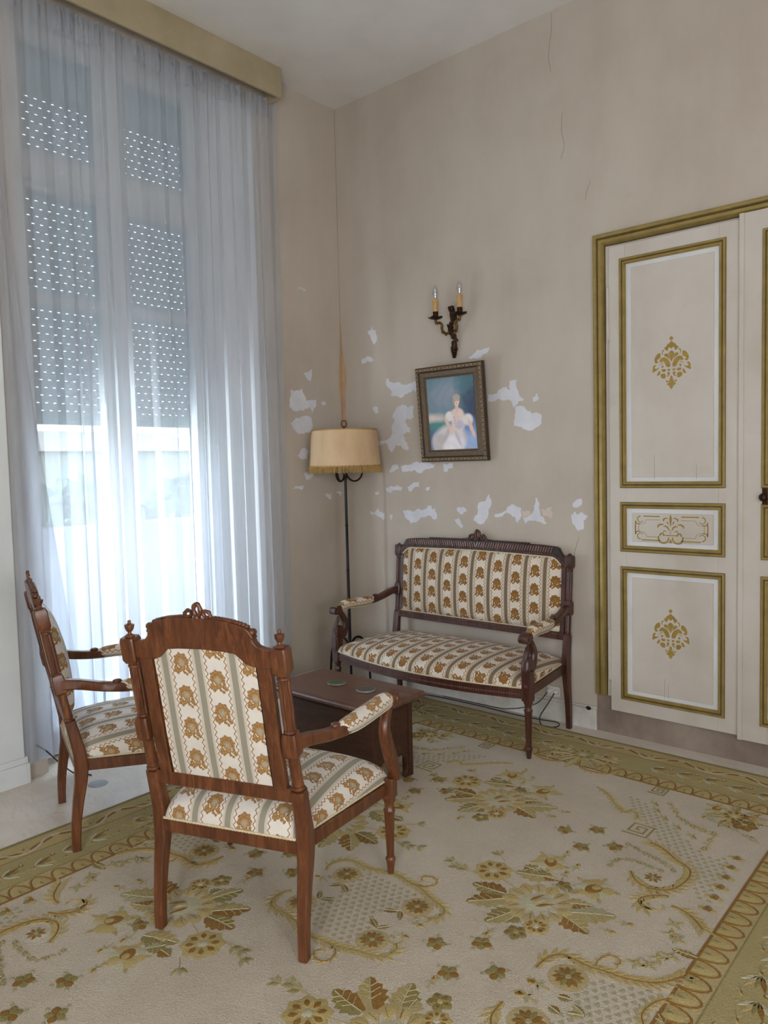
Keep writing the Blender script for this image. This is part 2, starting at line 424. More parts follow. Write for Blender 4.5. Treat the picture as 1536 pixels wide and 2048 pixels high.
# ------------------------------------------------------------------ mesh helpers
class MB:
    def __init__(self):
        self.v, self.f, self.mi, self.uv = [], [], [], {}
    def add(self, verts, faces, mat=0, uvs=None):
        o = len(self.v)
        self.v += [tuple(p) for p in verts]
        for f in faces:
            self.f.append(tuple(i + o for i in f))
            self.mi.append(mat)
        if uvs is not None:
            for i, q in enumerate(uvs):
                self.uv[o + i] = q
        return self
    def box(self, a, b, mat=0):
        (x0, y0, z0), (x1, y1, z1) = a, b
        v = [(x0, y0, z0), (x1, y0, z0), (x1, y1, z0), (x0, y1, z0), (x0, y0, z1), (x1, y0, z1), (x1, y1, z1), (x0, y1, z1)]
        f = [(0, 3, 2, 1), (4, 5, 6, 7), (0, 1, 5, 4), (1, 2, 6, 5), (2, 3, 7, 6), (3, 0, 4, 7)]
        return self.add(v, f, mat)
    def rings(self, rings, mat=0, closed=True, caps=True, uvs=None):
        """stitch rings of equal length"""
        n = len(rings[0]); v = []; f = []
        for r in rings: v += list(r)
        for i in range(len(rings) - 1):
            for j in range(n if closed else n - 1):
                k = (j + 1) % n
                f.append((i * n + j, i * n + k, (i + 1) * n + k, (i + 1) * n + j))
        if caps and closed:
            f.append(tuple(reversed(range(n))))
            f.append(tuple(range((len(rings) - 1) * n, len(rings) * n)))
        return self.add(v, f, mat, uvs)
    def tube(self, path, rad, n=10, mat=0, caps=True):
        """round tube along a path; rad a number or a list"""
        P = [Vector(p) for p in path]
        R = rad if isinstance(rad, (list, tuple)) else [rad] * len(P)
        rings = []; ref = None
        for i, p in enumerate(P):
            t = (P[min(i + 1, len(P) - 1)] - P[max(i - 1, 0)]).normalized()
            if ref is None:
                ref = Vector((0, 0, 1)) if abs(t.z) < 0.9 else Vector((1, 0, 0))
            s = t.cross(ref)
            if s.length < 1e-6:
                s = t.cross(Vector((0.3, 0.9, 0.1)))
            s.normalize()
            u = s.cross(t).normalized()
            ref = u
            rings.append([p + R[i] * (math.cos(2 * PI * k / n) * s + math.sin(2 * PI * k / n) * u) for k in range(n)])
        return self.rings(rings, mat, True, caps)
    def sweep(self, path, hw, hh, side=(1, 0, 0), mat=0, chamfer=0.28, caps=True):
        """chamfered rectangular section along a path; hw along side, hh across"""
        P = [Vector(p) for p in path]
        n = len(P)
        W = hw if isinstance(hw, (list, tuple)) else [hw] * n
        H = hh if isinstance(hh, (list, tuple)) else [hh] * n
        rings = []
        for i, p in enumerate(P):
            t = (P[min(i + 1, n - 1)] - P[max(i - 1, 0)]).normalized()
            s = Vector(side)
            s = (s - t * s.dot(t)).normalized()
            u = s.cross(t).normalized()
            w, h = W[i], H[i]
            c = chamfer * min(w, h)
            pts = [(w, -h + c), (w, h - c), (w - c, h), (-w + c, h), (-w, h - c), (-w, -h + c), (-w + c, -h), (w - c, -h)]
            rings.append([p + s * a + u * b for a, b in pts])
        return self.rings(rings, mat, True, caps)
    def lathe(self, prof, origin=(0, 0, 0), n=20, mat=0, flute=0, depth=0.0, axis='z'):
        """revolve (r, h) profile; optional fluting"""
        rings = []
        for r, h in prof:
            ring = []
            for k in range(n):
                t = 2 * PI * k / n
                rr = r * (1 + (depth * math.cos(flute * t) if flute else 0))
                p = (rr * math.cos(t), rr * math.sin(t), h)
                if axis == 'x': p = (p[2], p[0], p[1])
                if axis == 'y': p = (p[0], p[2], p[1])
                ring.append((p[0] + origin[0], p[1] + origin[1], p[2] + origin[2]))
            rings.append(ring)
        return self.rings(rings, mat, True, True)
    def prism(self, outline, fmap, d0, d1, mat=0):
        """outline of 2-D points extruded between depths; fmap(a, b, depth) -> 3-D"""
        n = len(outline)
        v = [fmap(a, b, d0) for a, b in outline] + [fmap(a, b, d1) for a, b in outline]
        f = [tuple(range(n)), tuple(reversed(range(n, 2 * n)))]
        for i in range(n):
            j = (i + 1) % n
            f.append((i, i + n, j + n, j))
        return self.add(v, f, mat)
    def ball(self, c, r, n=8, m=5, mat=0, sc=(1, 1, 1)):
        rings = []
        for i in range(1, m):
            t = PI * i / m
            rings.append([(c[0] + sc[0] * r * math.sin(t) * math.cos(2 * PI * k / n), c[1] + sc[1] * r * math.sin(t) * math.sin(2 * PI * k / n), c[2] - sc[2] * r * math.cos(t)) for k in range(n)])
        return self.rings(rings, mat, True, True)
    def build(self, name, mats, parent=None, smooth=35, bevel=0.0, kind=None, label=None):
        me = bpy.data.meshes.new(name)
        me.from_pydata(self.v, [], self.f)
        if not isinstance(mats, (list, tuple)): mats = [mats]
        for m in mats:
            me.materials.append(MAT[m] if isinstance(m, str) else m)
        if len(mats) > 1:
            me.polygons.foreach_set('material_index', self.mi)
        if self.uv:
            ul = me.uv_layers.new(name='UVMap')
            li = np.zeros(len(me.loops), dtype=np.int32); me.loops.foreach_get('vertex_index', li)
            tab = np.zeros((len(self.v), 2), dtype=np.float32)
            for k, q in self.uv.items(): tab[k] = q
            ul.data.foreach_set('uv', tab[li].ravel())
        if smooth:
            me.polygons.foreach_set('use_smooth', [True] * len(me.polygons))
            if smooth < 180:
                me.set_sharp_from_angle(angle=math.radians(smooth))
        me.update()
        o = bpy.data.objects.new(name, me)
        COL.objects.link(o)
        if parent is not None: o.parent = parent
        if bevel:
            b = o.modifiers.new('bevel', 'BEVEL'); b.width = bevel; b.segments = 2; b.limit_method = 'ANGLE'
        if kind: o['kind'] = kind
        if label: o['label'] = label
        return o

def fix_normals(o):
    import bmesh
    bm = bmesh.new(); bm.from_mesh(o.data)
    bmesh.ops.recalc_face_normals(bm, faces=bm.faces[:])
    bm.to_mesh(o.data); bm.free()
    return o

def thing(name, label, cat, loc=(0, 0, 0), rz=0.0, group=None):
    o = bpy.data.objects.new(name, None)
    o.empty_display_size = 0.1
    o.location = loc; o.rotation_euler = (0, 0, rz)
    COL.objects.link(o)
    tag(o, label, cat, group)
    return o
def tag(o, label, cat, group=None):
    o['label'] = label; o['category'] = cat
    if group: o['group'] = group
    return o
def struct(o, label=None, cat=None):
    o['kind'] = 'structure'
    if label: o['label'] = label
    if cat: o['category'] = cat
    return o

def catmull(pts, k=6):
    P = [Vector(p) for p in pts]
    out = []
    for i in range(len(P) - 1):
        p0, p1, p2, p3 = P[max(i - 1, 0)], P[i], P[i + 1], P[min(i + 2, len(P) - 1)]
        for j in range(k):
            t = j / k
            out.append(0.5 * ((2 * p1) + (p2 - p0) * t + (2 * p0 - 5 * p1 + 4 * p2 - p3) * t * t + (3 * p1 - p0 - 3 * p2 + p3) * t ** 3))
    out.append(P[-1])
    return out
def smoothcurve(xs, ys):
    """smooth 1-D interpolation"""
    P = catmull([(a, b, 0) for a, b in zip(xs, ys)], 12)
    X = [p.x for p in P]; Y = [p.y for p in P]
    return lambda t: float(np.interp(t, X, Y))

# ------------------------------------------------------------------ room shell
RX, RY, RZ = 5.4, -5.6, 3.955
o = MB().box((-0.35, RY, -0.12), (RX + .15, 0.15, 0)).build('floor', 'ceiling', smooth=0)
a = NT('pale_stone_floor')
co = a.coord()
n1 = a.noise(co, 1.6, 6, 0.6, 0.6)
n2 = a.noise(a.mapping(co, scale=(1.2, 3.2, 1)), 2.2, 8, 0.72, 1.2)
vein = a.below(a.math('ABSOLUTE', a.sub(n2, 0.5)), 0.006, 0.006)
c = a.ramp(n1, [(0.3, lin('#c0b3a4')), (0.5, lin('#d2c7ba')), (0.72, lin('#ddd5ca'))])
c = a.mix(a.mul(vein, 0.35), c, lin('#8a7b6c'))
a.base(c, 0.42, 0, 0.4)
a.bump(a.noise(co, 40, 4), 0.06, 0.002)
o.data.materials.clear(); o.data.materials.append(a.m)
struct(o, 'pale worn stone floor beyond the rug', 'floor')
struct(MB().box((-0.35, RY, RZ), (RX + .15, 0.15, RZ + 0.12)).build('ceiling', 'ceiling', smooth=0), 'plain off-white high ceiling', 'ceiling')

def fractal(poly, rnd, depth=2, amp=0.16):
    pts = list(poly)
    for d in range(depth):
        new = []
        for i in range(len(pts)):
            (x0, y0), (x1, y1) = pts[i], pts[(i + 1) % len(pts)]
            L = math.hypot(x1 - x0, y1 - y0)
            t = rnd.uniform(0.35, 0.65); k = rnd.uniform(-amp, amp) * L
            nx, ny = -(y1 - y0) / (L + 1e-9), (x1 - x0) / (L + 1e-9)
            new += [(x0, y0), (x0 + (x1 - x0) * t + nx * k, y0 + (y1 - y0) * t + ny * k)]
        pts = new
    return pts
def parse(s):
    return [tuple(map(float, q.split(','))) for q in s.split()]

wall_back = struct(MB().box((-0.35, 0, 0), (RX + .15, 0.15, RZ)).build('wall_back', 'wall', smooth=0), 'greige papered wall with peeling patches behind the settee', 'wall')
m = MB()
m.prism([(-.35, -1.05), (-.10, -1.05), (0, -.74), (0, 0), (-.35, 0)], lambda a_, b_, d: (a_, b_, d), 0, RZ)
m.box((-0.35, -2.2, 3.74), (0, -.74, RZ))
m.box((-0.35, -2.2, 0), (-.1, -1.05, 0.02))
m.box((-0.35, -2.329, 0), (0, -2.2, RZ))
wall_left = struct(fix_normals(m.build('wall_left', 'wall', smooth=0)), 'greige papered wall strip between the curtain and the corner', 'wall')
wall_pier = struct(MB().box((-0.35, RY, 0), (0.045, -2.33, RZ)).build('wall_pier', 'pier', smooth=0, bevel=0.006), 'pale painted wall pier beside the left armchair', 'wall')
# walls out of the picture, with the windows that light the room
def holed_wall(name, lab, axis, at, thick, lo, hi, h0, h1, z0, z1):
    m = MB()
    def bx(a0, a1, zz0, zz1):
        if axis == 'x': m.box((at, a0, zz0), (at + thick, a1, zz1))
        else: m.box((a0, at - thick, zz0), (a1, at, zz1))
    bx(lo, h0, 0, RZ); bx(h1, hi, 0, RZ); bx(h0, h1, 0, z0); bx(h0, h1, z1, RZ)
    return struct(m.build(name, 'wall', smooth=0), lab, 'wall')
holed_wall('wall_right', 'greige wall with a tall window, opposite the curtain', 'x', RX, 0.15, RY, 0, -4.4, -3.4, 0.5, 2.7)
holed_wall('wall_front', 'greige wall with a tall window behind the viewer', 'y', RY, 0.15, -0.35, RX + .15, 3.6, 5.0, 0.5, 2.9)
for nm, axis, at, a0, a1, z0, z1, lab in (('window_2', 'x', RX + 0.07, -4.4, -3.4, 0.5, 2.7, 'white casement window in the side wall'), ('window_3', 'y', RY - 0.07, 3.6, 5.0, 0.5, 2.9, 'white casement window behind the viewer')):
    m = MB()
    def bar(p0, p1, q0, q1):
        if axis == 'x': m.box((at - .025, p0, q0), (at + .025, p1, q1))
        else: m.box((p0, at - .025, q0), (p1, at + .025, q1))
    mid = (a0 + a1) / 2
    for p0, p1 in ((a0, a0 + .06), (a1 - .06, a1), (mid - .05, mid + .05)): bar(p0, p1, z0, z1)
    for q0, q1 in ((z0, z0 + .08), (z1 - .06, z1), (2.1, 2.15)): bar(a0, a1, q0, q1)
    struct(m.build(nm, 'white_wood', smooth=0), lab, 'window')

rnd = random.Random(4)
PM = {'W': 'bare', 'P': 'pink', 'T': 'tan'}
for plist, wall, ax in ((PATCH_BACK, wall_back, 1), (PATCH_LEFT, wall_left, 0)):
    for kk, s in plist:
        pts = fractal(parse(s), rnd, 3, 0.17) if kk != 'T' else parse(s)
        # keep a counter-clockwise outline
        m = MB()
        if ax == 1: m.prism(pts, lambda a_, b_, d: (a_, d, b_), -0.0012, 0.001)
        else: m.prism(pts, lambda a_, b_, d: (d, a_, b_), 0.0012, -0.001)
        fix_normals(m.build('bare_plaster_patch' if kk == 'W' else 'discoloured_patch', PM[kk], wall, smooth=0))
for s in CRACKS:
    pts = [(x, -0.001, z) for x, z in parse(s)]
    MB().sweep(catmull(pts, 5), 0.0007, 0.0006, side=(1, 0, 0)).build('crack', 'crack', wall_back, smooth=0)
# thin pale seam in the corner and along the ceiling
MB().box((0, -0.003, 0.12), (0.003, 0, RZ)).build('corner_seam', 'pelmet', wall_back, smooth=0)

# bare stained strip under the cupboard doors
MB().box((1.905, -0.004, 0), (RX, 0, 0.24)).build('bare_plinth', 'plinth', wall_back, smooth=0)
# baseboards
m = MB(); m.box((0.0, -0.018, 0), (1.905, 0, 0.115)); m.box((0.0, -0.012, 0.115), (1.905, 0, 0.13))
struct(m.build('baseboard_back', 'base_white', smooth=0, bevel=0.003), 'worn whitish baseboard below the settee', 'baseboard')
m = MB(); m.box((0, -.72, 0), (0.018, -0.018, 0.1)); m.box((0, -.72, 0.1), (0.011, -0.018, 0.115))
MB().prism([(-.104, -1.05), (-.0985, -1.053), (.0, -.742), (0, -.736)], lambda a_, b_, d: (a_, b_, d), 0.02, 3.74).build('window_reveal', 'white_wood', wall_left, smooth=0)
struct(m.build('baseboard_left', 'wall', smooth=0, bevel=0.003), 'greige baseboard on the short wall beside the curtain', 'baseboard')
m = MB(); m.box((0.045, RY, 0), (0.062, -2.33, 0.10)); m.box((0.045, RY, 0.10), (0.055, -2.33, 0.13))
m.box((-0.2, -2.33, 0), (0.062, -2.314, 0.10)); m.box((-0.2, -2.33, 0.1), (0.055, -2.32, 0.13))
struct(m.build('baseboard_pier', 'pier', smooth=0, bevel=0.003), 'chipped white baseboard wrapping the pale wall pier', 'baseboard')

# ------------------------------------------------------------------ window behind the curtain
win = thing('window_1', 'tall white casement window with transom behind the sheer curtain', 'window')
win['kind'] = 'structure'
YA, YB, YM0, YM1 = -2.2, -1.05, -1.715, -1.555
def wbar(name, y0, y1, z0, z1, x0=-0.185, x1=-0.12):
    return MB().box((x0, y0, z0), (x1, y1, z1)).build(name, 'white_wood', win, smooth=0, bevel=0.004)
wbar('jamb', YA, YA + .05, .02, 3.74, -.2, -.105); wbar('jamb', YB - .05, YB, .02, 3.74, -.2, -.105)
wbar('head', YA + .05, YB - .05, 3.69, 3.74, -.2, -.105)
wbar('transom', YA + .05, YB - .05, 2.97, 3.08, -.2, -.10)
wbar('mullion', YM0 + .03, YM1 - .03, .02, 3.69, -.2, -.11)
for (y0, y1) in ((YA + .05, YM0 + .03), (YM1 - .03, YB - .05)):
    for (z0, z1, zs) in ((3.08, 3.69, []), (0.03, 2.97, [2.365, 1.20])):
        sash = wbar('sash', y0, y0 + .04, z0, z1)
        wbar('sash_stile', y1 - .04, y1, z0, z1)
        wbar('sash_rail', y0 + .04, y1 - .04, z0, z0 + (.04 if z0 > 1 else .12))
        wbar('sash_rail', y0 + .04, y1 - .04, z1 - .04, z1)
        for z in zs:
            if z > 2: wbar('glazing_bar', y0 + .04, y1 - .04, z, z + .05)
        cuts = [z0 + (.04 if z0 > 1 else .12)] + ([2.365] if zs else []) + [z1 - .04]
        for q in range(len(cuts) - 1):
            lo = cuts[q] + (0.05 if q else 0)
            MB().box((-0.156, y0 + .04, lo), (-0.152, y1 - .04, cuts[q + 1])).build('pane', 'glass', win, smooth=0)
# roller shutter: slats joined by short tabs, slots of daylight between them
sh = thing('roller_shutter', 'perforated roller shutter half lowered outside the window', 'shutter')
SX = -0.245
zt = 3.72; pitch = 0.0402
slat = MB()
slat.box((SX - .0014, YA, 0.0052), (SX + .0018, YB, pitch))
y = YA + .02
while y < YB:
    slat.box((SX - .0012, y - .0152, 0.0), (SX + .0012, y + .0152, 0.0053)); y += 0.0455
first = None
nsl = int((3.50 - 1.83) / pitch)
for k in range(nsl):
    z = 1.83 + k * pitch
    if first is None:
        first = slat.build('slat', 'shutter', sh, smooth=0); q = first
    else:
        q = first.copy(); COL.objects.link(q); q.parent = sh
    q.location = (0, 0.023 * (k % 2), z)
MB().box((SX - .009, YA, 1.758), (SX + .009, YB, 1.83)).build('bottom_bar', 'shutter', sh, smooth=0, bevel=.003)
MB().box((SX - .05, YA, 1.83 + nsl * pitch), (SX + .02, YB, 3.74)).build('housing', 'shutter', sh, smooth=0, bevel=.003)

# outdoors beyond the glass
struct(MB().box((-1.45, -6, -0.12), (-0.35, 2, 0.0)).build('terrace', 'bare', smooth=0), 'pale terrace paving outside the window', 'terrace')
struct(MB().box((-1.5, -6, -0.12), (-1.38, 2, 1.12)).build('parapet_wall', 'concrete', smooth=0), 'low pale parapet wall outside the window', 'parapet')
struct(MB().box((-60, -40, -0.4), (-1.5, 60, -0.3)).build('lawn', 'lawn', smooth=0), 'green lawn beyond the parapet', 'lawn')
rnd = random.Random(9)
def shrub(loc, r, h, label):
    m = MB()
    for k in range(900):
        t, p = rnd.uniform(0, 2 * PI), math.acos(rnd.uniform(-1, 1))
        rr = rnd.uniform(.55, 1.0)
        c = Vector((math.cos(t) * math.sin(p) * r * rr, math.sin(t) * math.sin(p) * r * rr, h / 2 + math.cos(p) * h / 2 * rr))
        s = rnd.uniform(.10, .16) * r
        a_, b_ = Vector((rnd.gauss(0, 1), rnd.gauss(0, 1), rnd.gauss(0, 1))).normalized(), Vector((rnd.gauss(0, 1), rnd.gauss(0, 1), rnd.gauss(0, 1))).normalized()
        m.add([c + a_ * s, c + b_ * s * .6, c - a_ * s, c - b_ * s * .6], [(0, 1, 2, 3)])
    t = thing('shrub', label, 'shrub', loc)
    m.build('foliage', 'leaf', t, smooth=0)
    MB().tube([(0, 0, 0), (0, .02, h * .5)], [.06, .03], 8).build('stem', 'walnut', t)
shrub((-8.5, 2.2, -.3), 1.3, 1.7, 'round green shrub in the garden seen through the right sash')
shrub((-8.0, 5.0, -.3), 1.5, 1.9, 'wide green shrub at the far side of the garden')
hs = thing('house', 'pale house across the garden beyond the lower window', 'house', (-30, 13, -.3))
MB().box((-3, -8, 0), (3, 5, 2.7)).build('house_wall', 'render', hs, smooth=0)
MB().prism([(-3.3, 2.7), (3.3, 2.7), (0, 3.7)], lambda x, z, d: (x, d, z), -8.3, 5.3).build('house_roof', 'render', hs, smooth=0)
for yy in (-6, -2.5, 1.5):
    MB().box((2.98, yy, .9), (3.04, yy + 1.2, 2.1)).build('house_window', 'shutter', hs, smooth=0)

# ------------------------------------------------------------------ pelmet and sheer curtain
m = MB()
pel = thing('pelmet', 'ochre painted box pelmet above the sheer curtain', 'pelmet')
MB().box((0.136, -3.4, 3.773), (0.152, -0.62, RZ)).build('front_board', 'pelmet', pel, smooth=0, bevel=.002)
MB().box((0.0, -0.635, 3.773), (0.136, -0.62, RZ)).build('end_board', 'pelmet', pel, smooth=0, bevel=.002)

def curtain_sheet(y0, y1, z0, z1, xbase, ny, nz, seed, amp0=0.012, amp1=0.028, back=0.0):
    rnd = random.Random(seed)
    # fold phase: uneven folds, tighter at the gathered top
    knots = [0.0]
    while knots[-1] < 1: knots.append(knots[-1] + rnd.uniform(0.030, 0.085))
    K = np.array(knots); K = K / K[-1]
    ph = np.arange(len(K)) * 2 * PI
    ampk = np.array([rnd.uniform(.45, 1.25) for _ in K])
    k2 = [rnd.uniform(0, 6.28) for _ in range(8)]
    us = np.linspace(0, 1, ny)
    V = []; 
    for i in range(nz):
        t = i / (nz - 1)          # 0 top, 1 bottom
        z = z1 + (z0 - z1) * t
        drift = 0.006 * np.sin(3.1 * us * 6 + k2[0]) * t + 0.004 * np.sin(2.2 * t + us * 17 + k2[1])
        uu = np.clip(us + drift, 0, 1)
        P = np.interp(uu, K, ph); A = np.interp(uu, K, ampk)
        amp = amp0 + (amp1 - amp0) * min(1, t * 1.8 + 0.1)
        top = math.exp(-t * 22)
        x = xbase + back + A * amp * np.sin(P) + 0.5 * amp * np.sin(P * 0.37 + k2[2] + 0.8 * t)
        x = x + top * 0.008 * np.sin(P * 3 + k2[3]) + 0.0012 * np.sin(us * 60 + 3 * t + k2[4])
        yy = y0 + (y1 - y0) * us + A * amp * 0.9 * np.sin(2 * P) * 0.38
        for a_, b_ in zip(x, yy): V.append((float(max(a_, 0.006 if b_ > -.76 else -.03)), float(b_), float(z)))
    F = []
    for i in range(nz - 1):
        for j in range(ny - 1):
            F.append((i * ny + j, i * ny + j + 1, (i + 1) * ny + j + 1, (i + 1) * ny + j))
    return V, F
cur = thing('sheer_curtain', 'floor length white voile curtain hanging in soft folds over the window', 'curtain')
V, F = curtain_sheet(-2.325, -0.565, 0.09, 3.80, 0.030, 620, 60, 12)
MB().add(V, F).build('voile', 'sheer', cur, smooth=180)
V, F = curtain_sheet(-2.325, -0.565, 0.09, 3.80, 0.030, 620, 60, 12, back=-0.004)
ny = 620
zs = [v[2] for v in V[::ny]]
# the deep hem: a second layer over the lowest third of a metre with a slightly wavy stitched edge
rows = [i for i in range(60) if zs[i] < 0.36]
VV = V[rows[0] * ny:]
VV = [(x, y, z + (0.03 * math.sin(y * 9) + 0.012 * math.sin(y * 31) if i < ny else 0)) for i, (x, y, z) in enumerate(VV)]
FF = [(i * ny + j, i * ny + j + 1, (i + 1) * ny + j + 1, (i + 1) * ny + j) for i in range(len(rows) - 1) for j in range(ny - 1)]
MB().add(VV, FF).build('hem', 'sheer_hem', cur, smooth=180)
# gathering tape along the top
V2, F2 = curtain_sheet(-2.325, -0.565, 3.68, 3.80, 0.030, 620, 4, 12, back=-0.004)
MB().add(V2, F2).build('heading_tape', 'sheer_hem', cur, smooth=180)
# diagonal overlapping panel of the same voile gathered at the pier side
V3 = []; n = 60; nz = 40
for i in range(nz):
    t = i / (nz - 1); z = 2.9 - 2.8 * t
    for j in range(n):
        s = j / (n - 1)
        y = -2.315 + (0.02 + 0.30 * t ** 1.3) * s
        V3.append((0.066 + 0.010 * math.sin(s * 9 + t), y, z))
MB().add(V3, [(i * n + j, i * n + j + 1, (i + 1) * n + j + 1, (i + 1) * n + j) for i in range(nz - 1) for j in range(n - 1)]).build('side_fold', 'sheer_hem', cur, smooth=180)

# ------------------------------------------------------------------ cupboard doors and gilt architrave
def moulding(name, x0, x1, z0, z1, prof, mat, parent, y, sides='lrtb'):
    """mitred rectangular moulding; prof: list of (inset, height) from the outer edge"""
    m = MB()
    rings = []
    for d, h in prof:
        rings.append([(x0 + d, y - h, z0 + d), (x1 - d, y - h, z0 + d), (x1 - d, y - h, z1 - d), (x0 + d, y - h, z1 - d)])
    m.rings(rings, 0, True, False)
    return fix_normals(m.build(name, mat, parent, smooth=0))
# architrave: left jamb + head, two-step profile, mitred at the corner
tr = thing('trim_1', 'gilded architrave around the cupboard doors', 'trim'); tr['kind'] = 'structure'
def architrave():
    prof = [(0, 0), (0, .022), (.006, .028), (.020, .028), (.024, .020), (.028, .020), (.034, .032), (.050, .034), (.058, .026), (.062, .014), (.068, .012), (.068, 0)]
    m = MB()
    rings = [[(1.905 + d, -h, 0.21) for d, h in prof], [(1.905 + d, -h, 2.692 - d) for d, h in prof], [(3.43 - d, -h, 2.692 - d) for d, h in prof], [(3.43 - d, -h, 0.21) for d, h in prof]]
    m.rings(rings, 0, False, False)
    v = rings[0]; m.add(v, [tuple(range(len(v)))])
    v = rings[-1]; m.add(v, [tuple(range(len(v)))])
    g = MB()
    for d0, d1, h in ((.0235, .0285, .0204), (.0605, .0690, .0138)):
        g.rings([[(1.905 + d, -h, 0.212) for d in (d0, d1)], [(1.905 + d, -h, 2.692 - d) for d in (d0, d1)], [(3.43 - d, -h, 2.692 - d) for d in (d0, d1)], [(3.43 - d, -h, 0.212) for d in (d0, d1)]], 0, False, False)
    g.build('architrave_shade_line', 'gold_shade', tr, smooth=0)
    return fix_normals(m.build('architrave_moulding', 'gold', tr, smooth=40))
architrave()
MB().box((1.973, -0.012, 0.21), (2.0, 0, 2.63)).build('door_frame', 'door', tr, smooth=0)
MB().box((1.973, -0.010, 2.60), (3.42, 0, 2.63)).build('door_frame_head', 'door', tr, smooth=0)

PANEL_PROF = [(0, 0), (0, .007), (.004, .010), (.010, .010), (.013, .005), (.016, .005), (.020, .009), (.026, .009), (.030, .003), (.032, -.006)]
def stencil_damask(parent, cx, cz, y, s):
    H = [
        [(0, 200), (40, 235), (25, 268), (0, 275)],
        [(0, 283), (45, 330), (80, 345), (85, 376), (135, 400), (110, 432), (75, 465), (60, 440), (50, 400), (20, 390), (25, 415), (0, 420)],
        [(125, 440), (150, 428), (178, 465), (165, 520), (150, 525), (160, 480), (145, 450), (130, 462)],
        [(195, 476), (250, 488), (300, 553), (312, 624), (280, 670), (240, 650), (235, 625), (268, 634), (250, 592), (215, 583), (195, 566)],
        [(0, 455), (55, 490), (40, 560), (10, 640), (0, 660)],
        [(60, 502), (125, 504), (130, 550), (90, 560), (45, 600), (25, 635), (42, 570)],
        [(20, 690), (45, 625), (90, 580), (150, 561), (200, 587), (220, 654), (180, 645), (140, 635), (110, 692), (85, 744), (45, 755), (15, 735)],
        [(135, 660), (180, 660), (225, 705), (218, 709), (178, 675), (140, 670)],
        [(215, 734), (265, 764), (300, 753), (310, 734), (280, 711), (275, 695), (305, 684), (340, 717), (338, 772), (350, 808), (340, 827), (290, 802), (240, 771)],
        [(140, 705), (165, 713), (185, 725), (170, 759), (145, 751)],
        [(95, 785), (150, 776), (185, 785), (170, 824), (115, 833), (100, 811)],
        [(195, 811), (230, 800), (245, 847), (270, 880), (235, 891), (200, 852)],
        [(105, 857), (185, 855), (200, 887), (180, 940), (110, 957), (100, 911)],
        [(15, 800), (45, 775), (75, 790), (70, 820), (40, 815), (30, 830)],
        [(20, 850), (55, 835), (80, 850), (75, 875), (50, 880), (90, 915), (60, 925), (30, 885)],
        [(0, 900), (25, 930), (22, 980), (45, 1025), (85, 1050), (70, 1075), (40, 1080), (30, 1120), (0, 1150)],
        [(30, 950), (45, 995), (75, 1005), (80, 975), (100, 985), (95, 1020), (60, 1025), (35, 1000)],
    ]
    m = MB()
    def rounded(p):
        out = []
        n = len(p)
        for i in range(n):
            a_, b_, c_ = p[i - 1], p[i], p[(i + 1) % n]
            if abs(b_[0]) < 1: out.append(b_); continue
            out.append((b_[0] * .72 + a_[0] * .28, b_[1] * .72 + a_[1] * .28)); out.append((b_[0] * .72 + c_[0] * .28, b_[1] * .72 + c_[1] * .28))
        return out
    for sh_ in H:
        half = rounded(sh_)
        if any(abs(p[0]) < 1 for p in sh_):
            body = [p for p in half]
            full = body + [(-p[0], p[1]) for p in reversed(body) if abs(p[0]) > 1]
            polys = [full]
        else:
            polys = [half, [(-p[0], p[1]) for p in reversed(half)]]
        for pl in polys:
            m.prism([(cx + a_ * s, cz + (675 - b_) * s) for a_, b_ in pl], lambda a_, b_, d: (a_, d, b_), y - .0006, y + .0004)
    return fix_normals(m.build('stencilled_motif', 'gold_flat', parent, smooth=0))
def ribbon(m, pts, w, y):
    P = [Vector((a_, b_, 0)) for a_, b_ in pts]
    L, R = [], []
    n = len(P)
    for i, p in enumerate(P):
        t = (P[min(i + 1, n - 1)] - P[max(i - 1, 0)]).normalized()
        nn = Vector((-t.y, t.x, 0)); ww = w[i] if isinstance(w, list) else w
        L.append(p + nn * ww / 2); R.append(p - nn * ww / 2)
    for i in range(n - 1):
        m.prism([(q.x, q.y) for q in (L[i], R[i], R[i + 1], L[i + 1])], lambda a_, b_, d: (a_, d, b_), y - .0006, y + .0004)
def arc(cx, cz, r, a0, a1, k=8):
    return [(cx + r * math.cos(math.radians(a0 + (a1 - a0) * i / k)), cz + r * math.sin(math.radians(a0 + (a1 - a0) * i / k))) for i in range(k + 1)]
